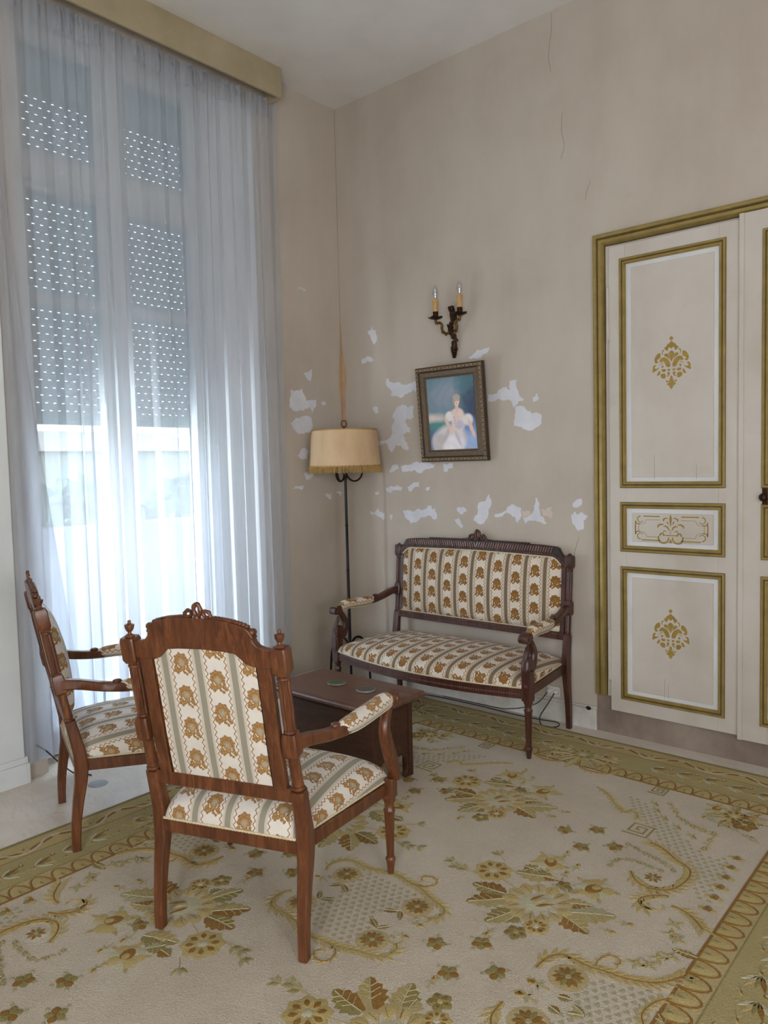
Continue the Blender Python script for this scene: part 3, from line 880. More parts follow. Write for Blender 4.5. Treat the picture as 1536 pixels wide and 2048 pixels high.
def stencil_cartouche(parent, cx, cz, y):
    m = MB()
    for s in (-1, 1):
        X = lambda pts: [(cx + s * a_, cz + b_) for a_, b_ in pts]
        ribbon(m, X([(.055, .060), (.140, .060)]), .006, y)
        ribbon(m, X([(.055, -.064), (.150, -.064)]), .006, y)
        ribbon(m, X([(.182, .030), (.184, 0), (.182, -.034)]), .006, y)
        for sg in (1, -1):
            ribbon(m, X([(a_, sg * b_) for a_, b_ in arc(.156, .044, .016, 90, -150, 10)]), [.006 - .0003 * k for k in range(11)], y)
            ribbon(m, X([(a_, sg * b_) for a_, b_ in arc(.166, .036, .017, 0, -120, 8)]), .005, y)
        ribbon(m, X([(.055, .042), (.125, .042)] + arc(.148, .042, .023, 180, 270, 5) + [(.166, .016), (.166, -.018)] + arc(.148, -.044, .023, 90, 180, 5) + [(.125, -.046), (.06, -.046)]), .0022, y)
        # central plume
        ribbon(m, X(arc(.036, -.050, .026, 170, 380, 12)), [.006 + .003 * math.sin(PI * k / 12) for k in range(13)], y)
        ribbon(m, X(arc(.044, -.036, .010, -20, 200, 8)), .008, y)
        ribbon(m, X([(.006, -.012), (.014, .004), (.026, .012), (.036, .008)]), [.004, .008, .008, .003], y)
        ribbon(m, X([(.034, .020), (.052, .020), (.064, .012), (.066, .002)]), [.003, .009, .010, .004], y)
        ribbon(m, X([(.012, .052), (.026, .052), (.036, .046), (.036, .036)]), [.003, .006, .008, .005], y)
        ribbon(m, X([(.010, .020), (.016, .030), (.016, .036)]), [.003, .007, .004], y)
        ribbon(m, X([(.022, -.018), (.032, -.012), (.040, -.022)]), [.004, .006, .003], y)
    ribbon(m, [(cx - .028, cz - .036), (cx + .028, cz - .036)], .005, y)
    ribbon(m, [(cx, cz + .070), (cx, cz + .048), (cx, cz + .012)], [.003, .014, .003], y)
    ribbon(m, [(cx, cz - .056), (cx, cz - .074)], [.004, .018], y)
    ribbon(m, [(cx, cz - .012), (cx, cz - .030)], .0025, y)
    return fix_normals(m.build('stencilled_cartouche', 'gold_flat', parent, smooth=0))
def knuckle_hinge(parent, x, z0, z1, y):
    m = MB()
    m.lathe([(.003, z0 - .012), (.006, z0 - .006), (.004, z0), (.008, z0), (.008, (z0 + z1) / 2 - .002), (.0065, (z0 + z1) / 2), (.008, (z0 + z1) / 2 + .002), (.008, z1), (.004, z1), (.006, z1 + .006), (.003, z1 + .012)], (x, y, 0), 10)
    m.build('hinge', 'door', parent)
def leaf(name, label, x0, x1, z0, z1, yf, panels, stencils):
    d = thing(name, label, 'door'); d['kind'] = 'structure'
    m = MB()
    # stiles and rails around recessed panels
    px0, px1 = panels[0][0], panels[0][1]
    m.box((x0, yf, z0), (px0 + .03, -.004, z1)); m.box((px1 - .03, yf, z0), (x1, -.004, z1))
    zs = [z0] + [q for p in sorted(panels, key=lambda p: p[2]) for q in (p[2] + .03, p[3] - .03)] + [z1]
    for i in range(0, len(zs), 2):
        m.box((px0 + .03, yf, zs[i]), (px1 - .03, -.004, zs[i + 1]))
    m.build('leaf_frame', 'door', d, smooth=0, bevel=.0015)
    for (a0, a1, b0, b1) in panels:
        moulding('gilt_moulding', a0, a1, b0, b1, PANEL_PROF, 'gold', d, yf)
        moulding('moulding_shade_line', a0, a1, b0, b1, [(.0125, .0054), (.0168, .0054)], 'gold_shade', d, yf)
        moulding('moulding_shade_line', a0, a1, b0, b1, [(-.002, .0003), (.0012, .0003)], 'gold_shade', d, yf)
        MB().box((a0 + .028, yf + .007, b0 + .028), (a1 - .028, yf + .02, b1 - .028)).build('panel_bevel', 'door_white', d, smooth=0)
        p = MB().box((a0 + .062, yf + .001, b0 + .055), (a1 - .055, yf + .012, b1 - .055)).build('raised_panel', 'door', d, smooth=0, bevel=.002)
    return d
YF = -0.032
P3 = lambda a0, a1: [(a0, a1, 1.350, 2.540), (a0, a1, 1.012, 1.272), (a0, a1, 0.212, 0.930)]
d1 = leaf('door_1', 'cream cupboard door with gilt panels, hinged beside the architrave', 2.0, 2.652, 0.14, 2.610, YF, P3(2.058, 2.586), True)
stencil_damask(d1, 2.327, 1.978, YF + .001, .000278)
stencil_damask(d1, 2.322, 0.598, YF + .001, .000274)
stencil_cartouche(d1, 2.322, 1.142, YF + .001)
knuckle_hinge(d1, 1.992, 2.13, 2.40, -.030); knuckle_hinge(d1, 1.992, .31, .575, -.030)
d2 = leaf('door_2', 'cream cupboard door cut by the picture edge, with a brass latch', 2.656, 3.335, 0.126, 2.630, YF - .012, P3(2.752, 3.28), False)
stencil_damask(d2, 3.02, 1.978, YF - .011, .000278); stencil_damask(d2, 3.02, 0.598, YF - .011, .000274); stencil_cartouche(d2, 3.016, 1.142, YF - .011)
MB().box((2.650, YF - .018, 0.126), (2.672, YF - .010, 2.63)).build('meeting_bead', 'door', d2, smooth=0, bevel=.002)
kn = MB()
kn.lathe([(.004, 0), (.018, .004), (.020, .008), (.008, .014), (.008, .024), (.016, .030), (.019, .040), (.012, .048), (.002, .050)], (0, 0, 0), 16, axis='y')
k_ = kn.build('latch_knob', 'brass_dark', d2); k_.location = (2.768, YF - .010, 1.308); k_.scale = (1, -1, 1)
MB().box((2.755, YF - .016, 1.265), (2.781, YF - .011, 1.352)).build('latch_plate', 'brass_dark', d2, smooth=0, bevel=.003)
for (xx, z0, z1) in ((2.29, .36, .258), (2.24, 1.395, 1.52), (2.45, 1.395, 1.47), (2.31, .26, .33)):
    MB().box((xx, YF - .0002, min(z0, z1)), (xx + .0007, YF + .002, max(z0, z1))).build('hairline_crack', 'crack', d1, smooth=0)

# ------------------------------------------------------------------ carved seating
def bow_carving(name, mat, parent, cx, cy, cz, s, lean):
    """ribbon bow: one tall loop between two side loops"""
    m = MB()
    def loop(ox, oz, rx, rz, rot, r):
        pts = []
        for k in range(19):
            t = 2 * PI * k / 18
            a_, b_ = rx * math.cos(t), rz * math.sin(t)
            x = ox + a_ * math.cos(rot) - b_ * math.sin(rot); z = oz + a_ * math.sin(rot) + b_ * math.cos(rot)
            pts.append((cx + x * s, cy - lean * z * s, cz + z * s))
        m.tube(pts, [s * r * (1 + .18 * math.cos(5 * 2 * PI * k / 18)) for k in range(19)], 8)
    loop(0, .030, .012, .019, 0, .0072)
    loop(-.034, .017, .013, .010, .45, .0062)
    loop(.034, .017, .013, .010, -.45, .0062)
    m.ball((cx, cy - .006 * s, cz + .006 * s), .012 * s, 10, 6)
    for sg in (-1, 1):
        pts = [(cx + sg * s * (.045 + .012 * k), cy - lean * .004, cz + s * (.006 - .0012 * k)) for k in range(9)]
        m.tube(pts, [s * (.0065 - .0004 * k + (.0016 if k % 2 else 0)) for k in range(9)], 7)
    return m.build(name, mat, parent, smooth=60)

def back_leg_and_post(parent, wmat, sx, xr, yp, ztop, fluted=True, finial=True, scale=1.0):
    """rear leg, turned column, blocks and finial of one side"""
    k = scale
    zl = [0, .05, .12, .2, .28, .34, .40, .46, .53]
    MB().sweep([(sx * xr, yp(z), z) for z in zl], [.0155 * k, .016 * k, .0165 * k, .018 * k, .020 * k, .0225 * k, .0225 * k, .022 * k, .0215 * k], [.016 * k, .0165 * k, .018 * k, .020 * k, .023 * k, .026 * k, .024 * k, .022 * k, .020 * k], mat=0).build('leg', wmat, parent, smooth=40)
    col = MB()
    zc = np.linspace(.53, .645, 6)
    rings = []
    for z in zc:
        rings.append([(sx * xr + .0175 * k * math.cos(t), yp(z) + .0175 * k * math.sin(t), z) for t in np.linspace(0, 2 * PI, 17)[:-1]])
    col.rings(rings)
    def ring(z, r, h=.006):
        col.lathe([(r * .8, z - h), (r, z - h / 2), (r, z + h / 2), (r * .8, z + h)], (sx * xr, yp(z), 0), 16)
    ring(.538, .022 * k); ring(.552, .019 * k, .004); ring(.722, .0205 * k); ring(.888, .0205 * k); ring(.900, .018 * k, .004)
    rings = []
    for z in np.linspace(.715, .90, 9):
        r = (.0165 + .001 * math.sin((z - .715) / .185 * PI)) * k
        rings.append([(sx * xr + r * (1 + .13 * math.cos(9 * t)) * math.cos(t), yp(z) + r * (1 + .13 * math.cos(9 * t)) * math.sin(t), z) for t in np.linspace(0, 2 * PI, 73)[:-1]])
    col.rings(rings)
    col.build('back_column', wmat, parent, smooth=50)
    b = MB()
    b.sweep([(sx * xr, yp(z), z) for z in (.640, .650, .700, .718)], [.018 * k, .024 * k, .024 * k, .020 * k], [.018 * k, .024 * k, .024 * k, .020 * k], chamfer=.2)
    b.build('arm_block', wmat, parent, smooth=30)
    b = MB()
    b.sweep([(sx * xr, yp(z), z) for z in (.900, .912, ztop - .010, ztop)], [.019 * k, .025 * k, .025 * k, .022 * k], [.019 * k, .024 * k, .024 * k, .021 * k], chamfer=.16)
    b.build('post_block', wmat, parent, smooth=30)
    if finial:
        f = MB()
        s = .92 * k
        f.lathe([(.016 * s, 0), (.017 * s, .003), (.015 * s, .006), (.007 * s, .011), (.006 * s, .015), (.010 * s, .019), (.0145 * s, .027), (.0165 * s, .036), (.0165 * s, .039), (.012 * s, .040), (.006 * s, .043), (.0055 * s, .052), (.002 * s, .053)], (sx * xr, yp(ztop), ztop - .001), 18)
        f.build('finial', wmat, parent, smooth=40)

def front_leg(parent, wmat, x, y, zblk, ztop, sx=1):
    m = MB()
    prof = [(.0095, 0), (.0125, .022), (.0155, .046), (.0175, .050), (.0185, .056), (.0165, .062), (.0125, .066), (.0135, .075), (.0185, zblk - .055), (.0215, zblk - .050), (.0215, zblk - .044), (.0165, zblk - .038), (.0175, zblk - .020), (.0225, zblk - .008), (.0225, zblk)]
    m.lathe(prof, (x, y, 0), 36, flute=9, depth=.05)
    m.build('leg', wmat, parent, smooth=45)
    b = MB()
    b.box((x - .0245, y - .0245, zblk), (x + .0245, y + .0245, ztop))
    b.build('leg_block', wmat, parent, smooth=0, bevel=.003)
    r = MB()
    r.lathe([(.004, 0), (.013, .001), (.015, .004), (.011, .006), (.006, .005), (.002, .008)], (0, 0, 0), 14, axis='y')
    q = r.build('rosette', wmat, parent, smooth=40); q.location = (x, y + .0243, (zblk + ztop) / 2)

def upholstered_seat(parent, fmat, wr, wf, y0, y1, bow, zr, zf, hedge, dome, nu=46, nv=40, name='seat_cushion'):
    s_ = np.sin(np.linspace(-1, 1, nu) * PI / 2); s_ = np.sin(s_ * PI / 2)
    t_ = np.sin(np.linspace(-1, 1, nv) * PI / 2); t_ = np.sin(t_ * PI / 2)
    V = np.zeros((nv, nu, 3))
    for j, t in enumerate(t_):
        for i, s in enumerate(s_):
            q = (t + 1) / 2
            w = wr + (wf - wr) * q
            y = y0 + (y1 - y0) * q + bow * (1 - s * s) * q
            e = ((1 - abs(s) ** 9) * (1 - abs(t) ** 9))
            z = zr + (zf - zr) * q + hedge * max(e, 0) ** .36 + dome * (1 - s * s) ** .8 * (1 - t * t) ** .8
            bul = 1 + .012 * (1 - abs(2 * min(1, max(0, e)) ** .5 - 1))
            V[j, i] = (s * w * bul, y, z)
    U = np.zeros((nv, nu)); W = np.zeros((nv, nu))
    mid = nu // 2
    for j in range(nv):
        L = np.concatenate([[0], np.cumsum(np.linalg.norm(np.diff(V[j][:, [0, 2]], axis=0), axis=1))])
        U[j] = L - np.interp(0, V[j][:, 0], L)
    # keep stripes parallel: use x within the top, arc length on the sides
    for i in range(nu):
        L = np.concatenate([[0], np.cumsum(np.linalg.norm(np.diff(V[:, i], axis=0), axis=1))])
        W[:, i] = L
    m = MB()
    f = [(j * nu + i, j * nu + i + 1, (j + 1) * nu + i + 1, (j + 1) * nu + i) for j in range(nv - 1) for i in range(nu - 1)]
    border = [i for i in range(nu)] + [j * nu + nu - 1 for j in range(1, nv)] + [(nv - 1) * nu + i for i in range(nu - 2, -1, -1)] + [j * nu for j in range(nv - 2, 0, -1)]
    m.add(V.reshape(-1, 3), f, 0, list(zip((U.ravel() + FAB_P * 20).tolist(), (W.ravel() + .03).tolist())))
    o = m.build(name, fmat, parent, smooth=180)
    # underside cover and braid along the lower edge
    P = [tuple(V.reshape(-1, 3)[i]) for i in border]
    MB().add([(x, y, z + .002) for x, y, z in P], [tuple(reversed(range(len(P))))]).build('seat_lining', 'braid', parent, smooth=0)
    br = MB()
    pts = [Vector(p) + Vector((p[0], p[1] - (y0 + y1) / 2, 0)).normalized() * .0015 + Vector((0, 0, .004)) for p in P]
    # even spacing
    dd = [0]
    for i in range(1, len(pts)): dd.append(dd[-1] + (pts[i] - pts[i - 1]).length)
    n = int(dd[-1] / .006)
    A = np.array([list(p) for p in pts])
    q = np.stack([np.interp(np.linspace(0, dd[-1], n), dd, A[:, k]) for k in range(3)], 1)
    br.tube([tuple(p) for p in q], [.0048 if k % 2 else .0034 for k in range(n)], 6)
    br.build('braid', 'braid', parent, smooth=60)
    return o

def rails(parent, wmat, wr, wf, y0, y1, bow, zr, zf, hh):
    m = MB(); m.sweep([(-wr, y0, zr - hh / 2), (wr, y0, zr - hh / 2)], .013, hh / 2, side=(0, 1, 0), chamfer=.15)
    m.build('rear_rail', wmat, parent, smooth=30)
    for sx in (-1, 1):
        m = MB(); m.sweep([(sx * wr, y0, zr - hh / 2), (sx * (wr + wf) / 2, (y0 + y1) / 2, (zr + zf) / 2 - hh / 2), (sx * wf, y1, zf - hh / 2)], .013, hh / 2, side=(1, 0, 0), chamfer=.15)
        m.build('side_rail', wmat, parent, smooth=30)
    pts = [(wf * s, y1 + bow * (1 - s * s), zf - hh / 2) for s in np.linspace(-1, 1, 21)]
    m = MB(); m.sweep(pts, .013, hh / 2 + .004, side=(0, 1, 0), chamfer=.15)
    m.build('front_rail', wmat, parent, smooth=30)
    return pts

def arm(parent, wmat, fmat, sx, x0, x1, ypost, yfront, zb, zm, zf_, zseat, leafcarve=False, support_y=None):
    """curved arm with scroll, upholstered pad and S-shaped support"""
    pts = [(x0, ypost, zb), (x0 + (x1 - x0) * .12, ypost + .06, zb - .004), (x0 + (x1 - x0) * .35, ypost + .17, (zb + zm) / 2 - .008), (x0 + (x1 - x0) * .6, ypost + .29, zm), (x0 + (x1 - x0) * .85, yfront - .10, zm + .004), (x1, yfront - .035, zf_), (x1, yfront, zf_ + .004)]
    pts = [(sx * a_, b_, c_) for a_, b_, c_ in pts]
    C_ = catmull(pts, 6); n = len(C_)
    hw = [.0155 + .006 * math.sin(PI * min(1, i / n * 1.1)) + (.005 if i > n - 9 else 0) for i in range(n)]
    hh = [.0215 - .004 * math.sin(PI * i / n) for i in range(n)]
    MB().sweep(C_, hw, hh, side=(1, 0, 0), chamfer=.35).build('arm', wmat, parent, smooth=45)
    s = MB()
    xc = sx * x1
    s.lathe([(.010, -.027), (.021, -.026), (.0235, -.022), (.0215, -.012), (.0235, 0), (.0215, .012), (.0235, .022), (.021, .026), (.010, .027)], (xc, yfront + .002, zf_ - .006), 20, axis='x')
    for dx in (-.0275, .0275):
        s.ball((xc + dx, yfront + .002, zf_ - .006), .009, 10, 6, sc=(.45, 1, 1))
    for q in range(5):
        s.ball((xc - .018 + .009 * q, yfront - .020, zf_ + .017), .008, 8, 5, sc=(.7, 2.0, .7))
    s.build('arm_scroll', wmat, parent, smooth=45)
    k = MB(); k.ball((sx * (x0 + (x1 - x0) * .42), ypost + .205, (zb + zm) / 2 + .010), .012, 10, 6, sc=(1.3, 1.6, .8)); k.build('arm_knop', wmat, parent, smooth=60)
    # support
    ys = support_y if support_y else (yfront - .04, yfront - .085, yfront - .06, yfront - .02, yfront - .002)
    zs = (zf_ - .012, zf_ - .085, zf_ - .16, zseat + .055, zseat)
    xs = (x1, x1 - .002, x1 - .002, x1, x1 + .002)
    Sp = catmull([(sx * a_, b_, c_) for a_, b_, c_ in zip(xs, ys, zs)], 6); n2 = len(Sp)
    MB().sweep(Sp, [.015 + .006 * i / n2 for i in range(n2)], [.015 + .009 * math.sin(PI * i / n2) ** 2 + .004 * i / n2 for i in range(n2)], side=(1, 0, 0), chamfer=.35).build('arm_support', wmat, parent, smooth=45)
    if leafcarve:
        l = MB()
        for q in range(7):
            a_ = (q - 3) * .28
            b0 = Vector((xc, ys[3] + .030, zseat + .045))
            tip = Vector((xc + math.sin(a_) * .022, ys[2] + .030, zseat + .045 + .085 * math.cos(a_ * .9)))
            l.tube([b0, (b0 + tip) / 2 + Vector((0, .006, 0)), tip], [.003, .006, .002], 6)
        l.build('carved_leaf', wmat, parent, smooth=60)
    # pad
    L = 30; NS = 14
    ia, ib = int(n * .40), int(n * .83)
    rings = []; uv = []
    for q in range(L):
        f_ = ia + (ib - ia) * q / (L - 1)
        i0 = int(f_); fr = f_ - i0
        p = C_[i0].lerp(C_[min(i0 + 1, n - 1)], fr)
        e = max(0.02, 1 - abs(2 * q / (L - 1) - 1) ** 3.2) ** .5
        r_ = []
        for kk in range(NS):
            th = PI * (-.22 + 1.44 * kk / (NS - 1))
            r_.append((p.x + (.026 * e + .004) * math.cos(th), p.y, p.z + .004 + (.034 * e) * (math.sin(th) if math.sin(th) > 0 else math.sin(th) * .9)))
            uv.append((FAB_P * 8.5 + (kk / (NS - 1) - .5) * .118, q / (L - 1) * (C_[ib] - C_[ia]).length + .03))
        rings.append(r_)
    m = MB(); m.rings(rings, 0, False, False, uv)
    m.add(rings[0], [tuple(range(NS))], 0, uv[:NS]); m.add(rings[-1], [tuple(reversed(range(NS)))], 0, uv[-NS:])
    fix_normals(m.build('arm_pad', fmat, parent, smooth=60))
    for kk in (0, NS - 1):
        MB().tube([r_[kk] for r_ in rings], .0028, 6).build('pad_braid', 'braid', parent, smooth=60)

def back_panel(parent, fmat, hwid, z0, top, yp, puff, flat_back=True, ush=0.0):
    """upholstered back: puffed front, flat rear"""
    nu, nv = 44, 40
    s_ = np.sin(np.linspace(-1, 1, nu) * PI / 2); t_ = np.linspace(-1, 1, nv); t_ = np.sin(t_ * PI / 2)
    F = []; uvf = []; B = []; uvb = []
    for t in t_:
        for s in s_:
            x = s * hwid; zt_ = top(x); q = (t + 1) / 2
            z = z0 + (zt_ - z0) * q
            e = max(0, (1 - abs(s) ** 8) * (1 - abs(t) ** 8)) ** .42
            F.append((x, yp(z) + .004 + puff * .6 * e + puff * .4 * (1 - s * s) * (1 - t * t), z))
            uvf.append((x + FAB_P * 20 + ush, z * 1.02))
            B.append((x, yp(z) - .006, z)); uvb.append((x + FAB_P * 20 + ush, z * 1.02 + .04))
    f = [(j * nu + i, j * nu + i + 1, (j + 1) * nu + i + 1, (j + 1) * nu + i) for j in range(nv - 1) for i in range(nu - 1)]
    MB().add(F, f, 0, uvf).build('backrest_cushion', fmat, parent, smooth=180)
    if flat_back:
        MB().add(B, [tuple(reversed(q)) for q in f], 0, uvb).build('backrest_rear_cover', fmat, parent, smooth=180)

def beads(name, mat, parent, pts, r, gap):
    P = [Vector(p) for p in pts]
    d = [0]
    for i in range(1, len(P)): d.append(d[-1] + (P[i] - P[i - 1]).length)
    A = np.array([list(p) for p in P]); n = int(d[-1] / gap)
    m = MB()
    for k in range(n + 1):
        p = [float(np.interp(d[-1] * k / n, d, A[:, j])) for j in range(3)]
        m.ball(p, r, 6, 4)
    return m.build(name, mat, parent, smooth=180, kind='stuff')

# ---- armchair
def armchair(label, loc, rz):
    t = thing('armchair', label, 'armchair', loc, rz, 'matching striped armchairs')
    W = 'walnut'; Fm = 'fab_sage'
    yp = smoothcurve([0, .1, .2, .3, .38, .46, .53, .65, .8, .98, 1.12], [0, .002, .014, .030, .030, .014, -.002, -.028, -.055, -.088, -.112])
    XR = .262
    for sx in (-1, 1):
        back_leg_and_post(t, W, sx, XR, yp, .982)
        front_leg(t, W, sx * .342, .541, .285, .362)
        MB().sweep([(sx * .206, yp(z) - .001, z) for z in (.525, .65, .8, .925)], .022, .011, side=(1, 0, 0), chamfer=.15).build('back_stile', W, t, smooth=30)
    # crest rail
    H = [(0, 1.058), (.06, 1.056), (.11, 1.050), (.150, 1.040), (.172, 1.030), (.180, 1.016), (.187, 1.006), (.181, 1.004), (.184, .994), (.195, .982), (.212, .976), (.240, .974), (.240, .918), (.20, .916), (.170, .918), (.150, .926), (.132, .942), (.118, .954), (.08, .958), (0, .961)]
    out = H + [(-a_, b_) for a_, b_ in reversed(H) if a_ > 0]
    m = MB(); m.prism(out, lambda a_, b_, d: (a_, yp(b_) + d, b_), -.015, .015)
    fix_normals(m.build('crest_rail', W, t, smooth=30, bevel=.003))
    # carved leafy edge along the top
    for sg in (-1, 1):
        e = MB()
        for k in range(11):
            x = sg * (.055 + .0105 * k); z = float(np.interp(abs(x), [0, .06, .11, .15, .172], [1.058, 1.056, 1.050, 1.040, 1.030]))
            e.ball((x, yp(z) + .004, z + .002), .0075, 8, 5, sc=(1.3, 1.5, .8))
        e.ball((sg * .178, yp(1.03) + .002, 1.022), .012, 8, 6, sc=(1.1, 1.3, 1))
        e.build('crest_carving', W, t, smooth=60)
    bow_carving('bow_carving', W, t, 0, yp(1.06), 1.052, .95, .12)
    m = MB(); m.sweep([(-.245, yp(.511) - .001, .511), (.245, yp(.511) - .001, .511)], .014, .0215, side=(0, 1, 0), chamfer=.18)
    m.build('lower_back_rail', W, t, smooth=30)
    top = lambda x: float(np.interp(abs(x), [0, .08, .118, .132, .15, .17, .2], [.963, .960, .956, .944, .928, .920, .918]))
    back_panel(t, Fm, .178, .530, top, lambda z: yp(z), .068, ush=.02)
    rp = rails(t, W, .246, .335, .022, .545, .03, .362, .342, .042)
    upholstered_seat(t, Fm, .238, .338, .010, .552, .035, .362, .345, .075, .042)
    for sx in (-1, 1):
        arm(t, W, Fm, sx, .270, .358, -.030, .560, .680, .645, .655, .355)
    beads('beading', W, t, [(x, y + .014, z - .012) for x, y, z in rp], .0045, .011)
    return t
armchair('striped armchair seen from behind, its back to the viewer', (1.8365, -2.4835, .008), math.radians(20.1))
armchair('striped armchair seen from the side, beside the pale pier and sheer curtain', (.641, -2.4135, 0), math.radians(-20.1))

# ---- settee
def settee():
    t = thing('settee', 'carved two seat settee with brown striped floral upholstery against the peeling wall', 'settee', (1.152, -.075, 0), PI)
    W = 'rosewood'; Fm = 'fab_backlit'
    yp = smoothcurve([0, .1, .2, .3, .38, .46, .53, .65, .8, .98, 1.12], [0, .002, .012, .024, .026, .018, .008, -.005, -.016, -.030, -.042])
    XR, XF, YFR = .617, .668, .530
    for sx in (-1, 1):
        back_leg_and_post(t, W, sx, XR, yp, .972, finial=False, scale=.92)
        MB().lathe([(.018, 0), (.012, .008), (.003, .012)], (sx * XR, yp(.972), .971), 4).build('post_cap', W, t, smooth=0)
        front_leg(t, W, sx * XF, YFR, .300, .455)
        MB().sweep([(sx * .585, yp(z), z) for z in (.52, .7, .93)], .012, .010, side=(1, 0, 0), chamfer=.15).build('back_stile', W, t, smooth=30)
    H = [(0, 1.030), (.25, 1.028), (.45, 1.022), (.535, 1.016), (.553, 1.008), (.560, .992), (.575, .972), (.600, .958), (.600, .905), (.585, .905), (.565, .918), (.545, .948), (.520, .960), (.25, .968), (0, .970)]
    out = H + [(-a_, b_) for a_, b_ in reversed(H) if a_ > 0]
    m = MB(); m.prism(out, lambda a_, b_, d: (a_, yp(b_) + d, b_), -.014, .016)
    fix_normals(m.build('crest_rail', 'rosewood_shade', t, smooth=30, bevel=.003))
    g = MB()
    n = 31
    for sg in (-1, 1):
        for k in range(n):
            x = sg * (.0085 + .0168 * k)
            zc = 1.004 - .006 * (abs(x) / .53) ** 2
            tl = -sg * .006
            g.prism([(x - .0058 - tl, zc + .017), (x + .0058 - tl, zc + .017), (x + .0058 + tl, zc - .015), (x - .0058 + tl, zc - .015)], lambda a_, b_, d: (a_, yp(b_) + d, b_), .014, .021)
    fix_normals(g.build('gadroon_band', 'rosewood_sheen', t, smooth=0, bevel=.002, kind='stuff'))
    path = [(x, yp(.975) + .017, z) for x, z in [(-.585, .925), (-.555, .955), (-.525, .973), (-.25, .980), (0, .982), (.25, .980), (.525, .973), (.555, .955), (.585, .925)]]
    beads('beading', 'rosewood_sheen', t, path, .0058, .0135)
    bow_carving('bow_carving', W, t, 0, yp(1.03) + .002, 1.026, 1.25, .03)
    rp_ = MB()
    for sg in (-1, 1):
        pts = [(sg * (.05 + .0125 * k), yp(1.03) + .004 + (.003 if k % 2 else -.003), 1.030 - .0001 * k) for k in range(26)]
        rp_.tube(pts, [.0062 if k % 2 else .0042 for k in range(26)], 7)
    rp_.build('rope_carving', W, t, smooth=60)
    m = MB(); m.sweep([(-.600, yp(.525), .525), (.600, yp(.525), .525)], .015, .023, side=(0, 1, 0), chamfer=.18)
    m.build('lower_back_rail', W, t, smooth=30)
    beads('beading', 'rosewood_sheen', t, [(-.58, yp(.525) + .017, .532), (.58, yp(.525) + .017, .532)], .0055, .0135)
    top = lambda x: float(np.interp(abs(x), [0, .25, .52, .545, .565, .59], [.970, .967, .960, .948, .925, .905]))
    back_panel(t, Fm, .572, .548, top, yp, .055, flat_back=False)
    MB().tube([(-.572, yp(.548) + .016, .550), (.572, yp(.548) + .016, .550)], .005, 6).build('braid', 'braid', t)
    MB().tube([(x, yp(top(x)) + .016, top(x) - .002) for x in np.linspace(-.572, .572, 60)], .005, 6).build('braid', 'braid', t)
    rp = rails(t, W, .600, XF - .01, .020, YFR, .105, .365, .360, .046)
    upholstered_seat(t, Fm, .592, XF - .008, .012, YFR + .012, .107, .366, .362, .062, .040, 70, 44)
    beads('beading', 'rosewood_sheen', t, [(x, y + .015, z - .004) for x, y, z in rp], .0055, .0135)
    for sx in (-1, 1):
        arm(t, W, Fm, sx, XR, XF - .004, 0, YFR + .02, .678, .632, .622, .45, leafcarve=True)
        MB().box((sx * XF - .017, YFR + .018, .375), (sx * XF + .017, YFR + .0285, .445)).build('reeded_panel', W, t, smooth=0, bevel=.002)
    return t
settee()

# ------------------------------------------------------------------ low chest table
tb = thing('coffee_table', 'low dark wooden chest table between settee and armchairs', 'table', (1.187, -1.26, .008))
TX, TY = .348, .19
m = MB()
rings = []
for d, z in ((.010, .378), (.000, .384), (.000, .394), (.006, .400), (.010, .410)):
    rings.append([(-TX + d, -TY + d, z), (TX - d, -TY + d, z), (TX - d, TY - d, z), (-TX + d, TY - d, z)])
m.rings(rings); m.build('table_top', 'oak', tb, smooth=0)
m = MB()
rings = []
for d, z in ((.045, .352), (.040, .356), (.022, .372), (.016, .379)):
    rings.append([(-TX + d, -TY + d, z), (TX - d, -TY + d, z), (TX - d, TY - d, z), (-TX + d, TY - d, z)])
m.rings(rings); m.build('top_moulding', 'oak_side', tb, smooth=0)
bx, by = TX - .055, TY - .05
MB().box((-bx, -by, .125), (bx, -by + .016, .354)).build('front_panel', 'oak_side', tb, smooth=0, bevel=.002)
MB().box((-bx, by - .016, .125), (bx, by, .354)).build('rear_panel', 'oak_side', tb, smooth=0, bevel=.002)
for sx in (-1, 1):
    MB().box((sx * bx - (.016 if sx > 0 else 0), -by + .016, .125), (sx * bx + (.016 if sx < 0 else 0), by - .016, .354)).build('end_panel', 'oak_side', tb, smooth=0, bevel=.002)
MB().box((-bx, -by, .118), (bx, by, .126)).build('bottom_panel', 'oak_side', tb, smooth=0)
for sx in (-1, 1):
    for sy in (-1, 1):
        # corner stile with a scrolled bracket foot
        x_, y_ = sx * (bx + .004), sy * (by + .004)
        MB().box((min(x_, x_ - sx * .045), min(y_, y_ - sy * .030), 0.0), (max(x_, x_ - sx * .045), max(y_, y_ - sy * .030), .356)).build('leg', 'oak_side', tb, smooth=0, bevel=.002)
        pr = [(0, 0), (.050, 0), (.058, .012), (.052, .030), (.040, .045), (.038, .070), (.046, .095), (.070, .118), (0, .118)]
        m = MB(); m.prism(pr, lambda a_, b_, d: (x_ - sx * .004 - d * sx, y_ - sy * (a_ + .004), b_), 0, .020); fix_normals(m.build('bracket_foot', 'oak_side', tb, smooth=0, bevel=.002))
MB().lathe([(.008, 0), (.008, .002), (.003, .004)], (0, 0, 0), 12, axis='y').build('keyhole_escutcheon', 'brass_dark', tb).location = (.10, -by - .004, .262)

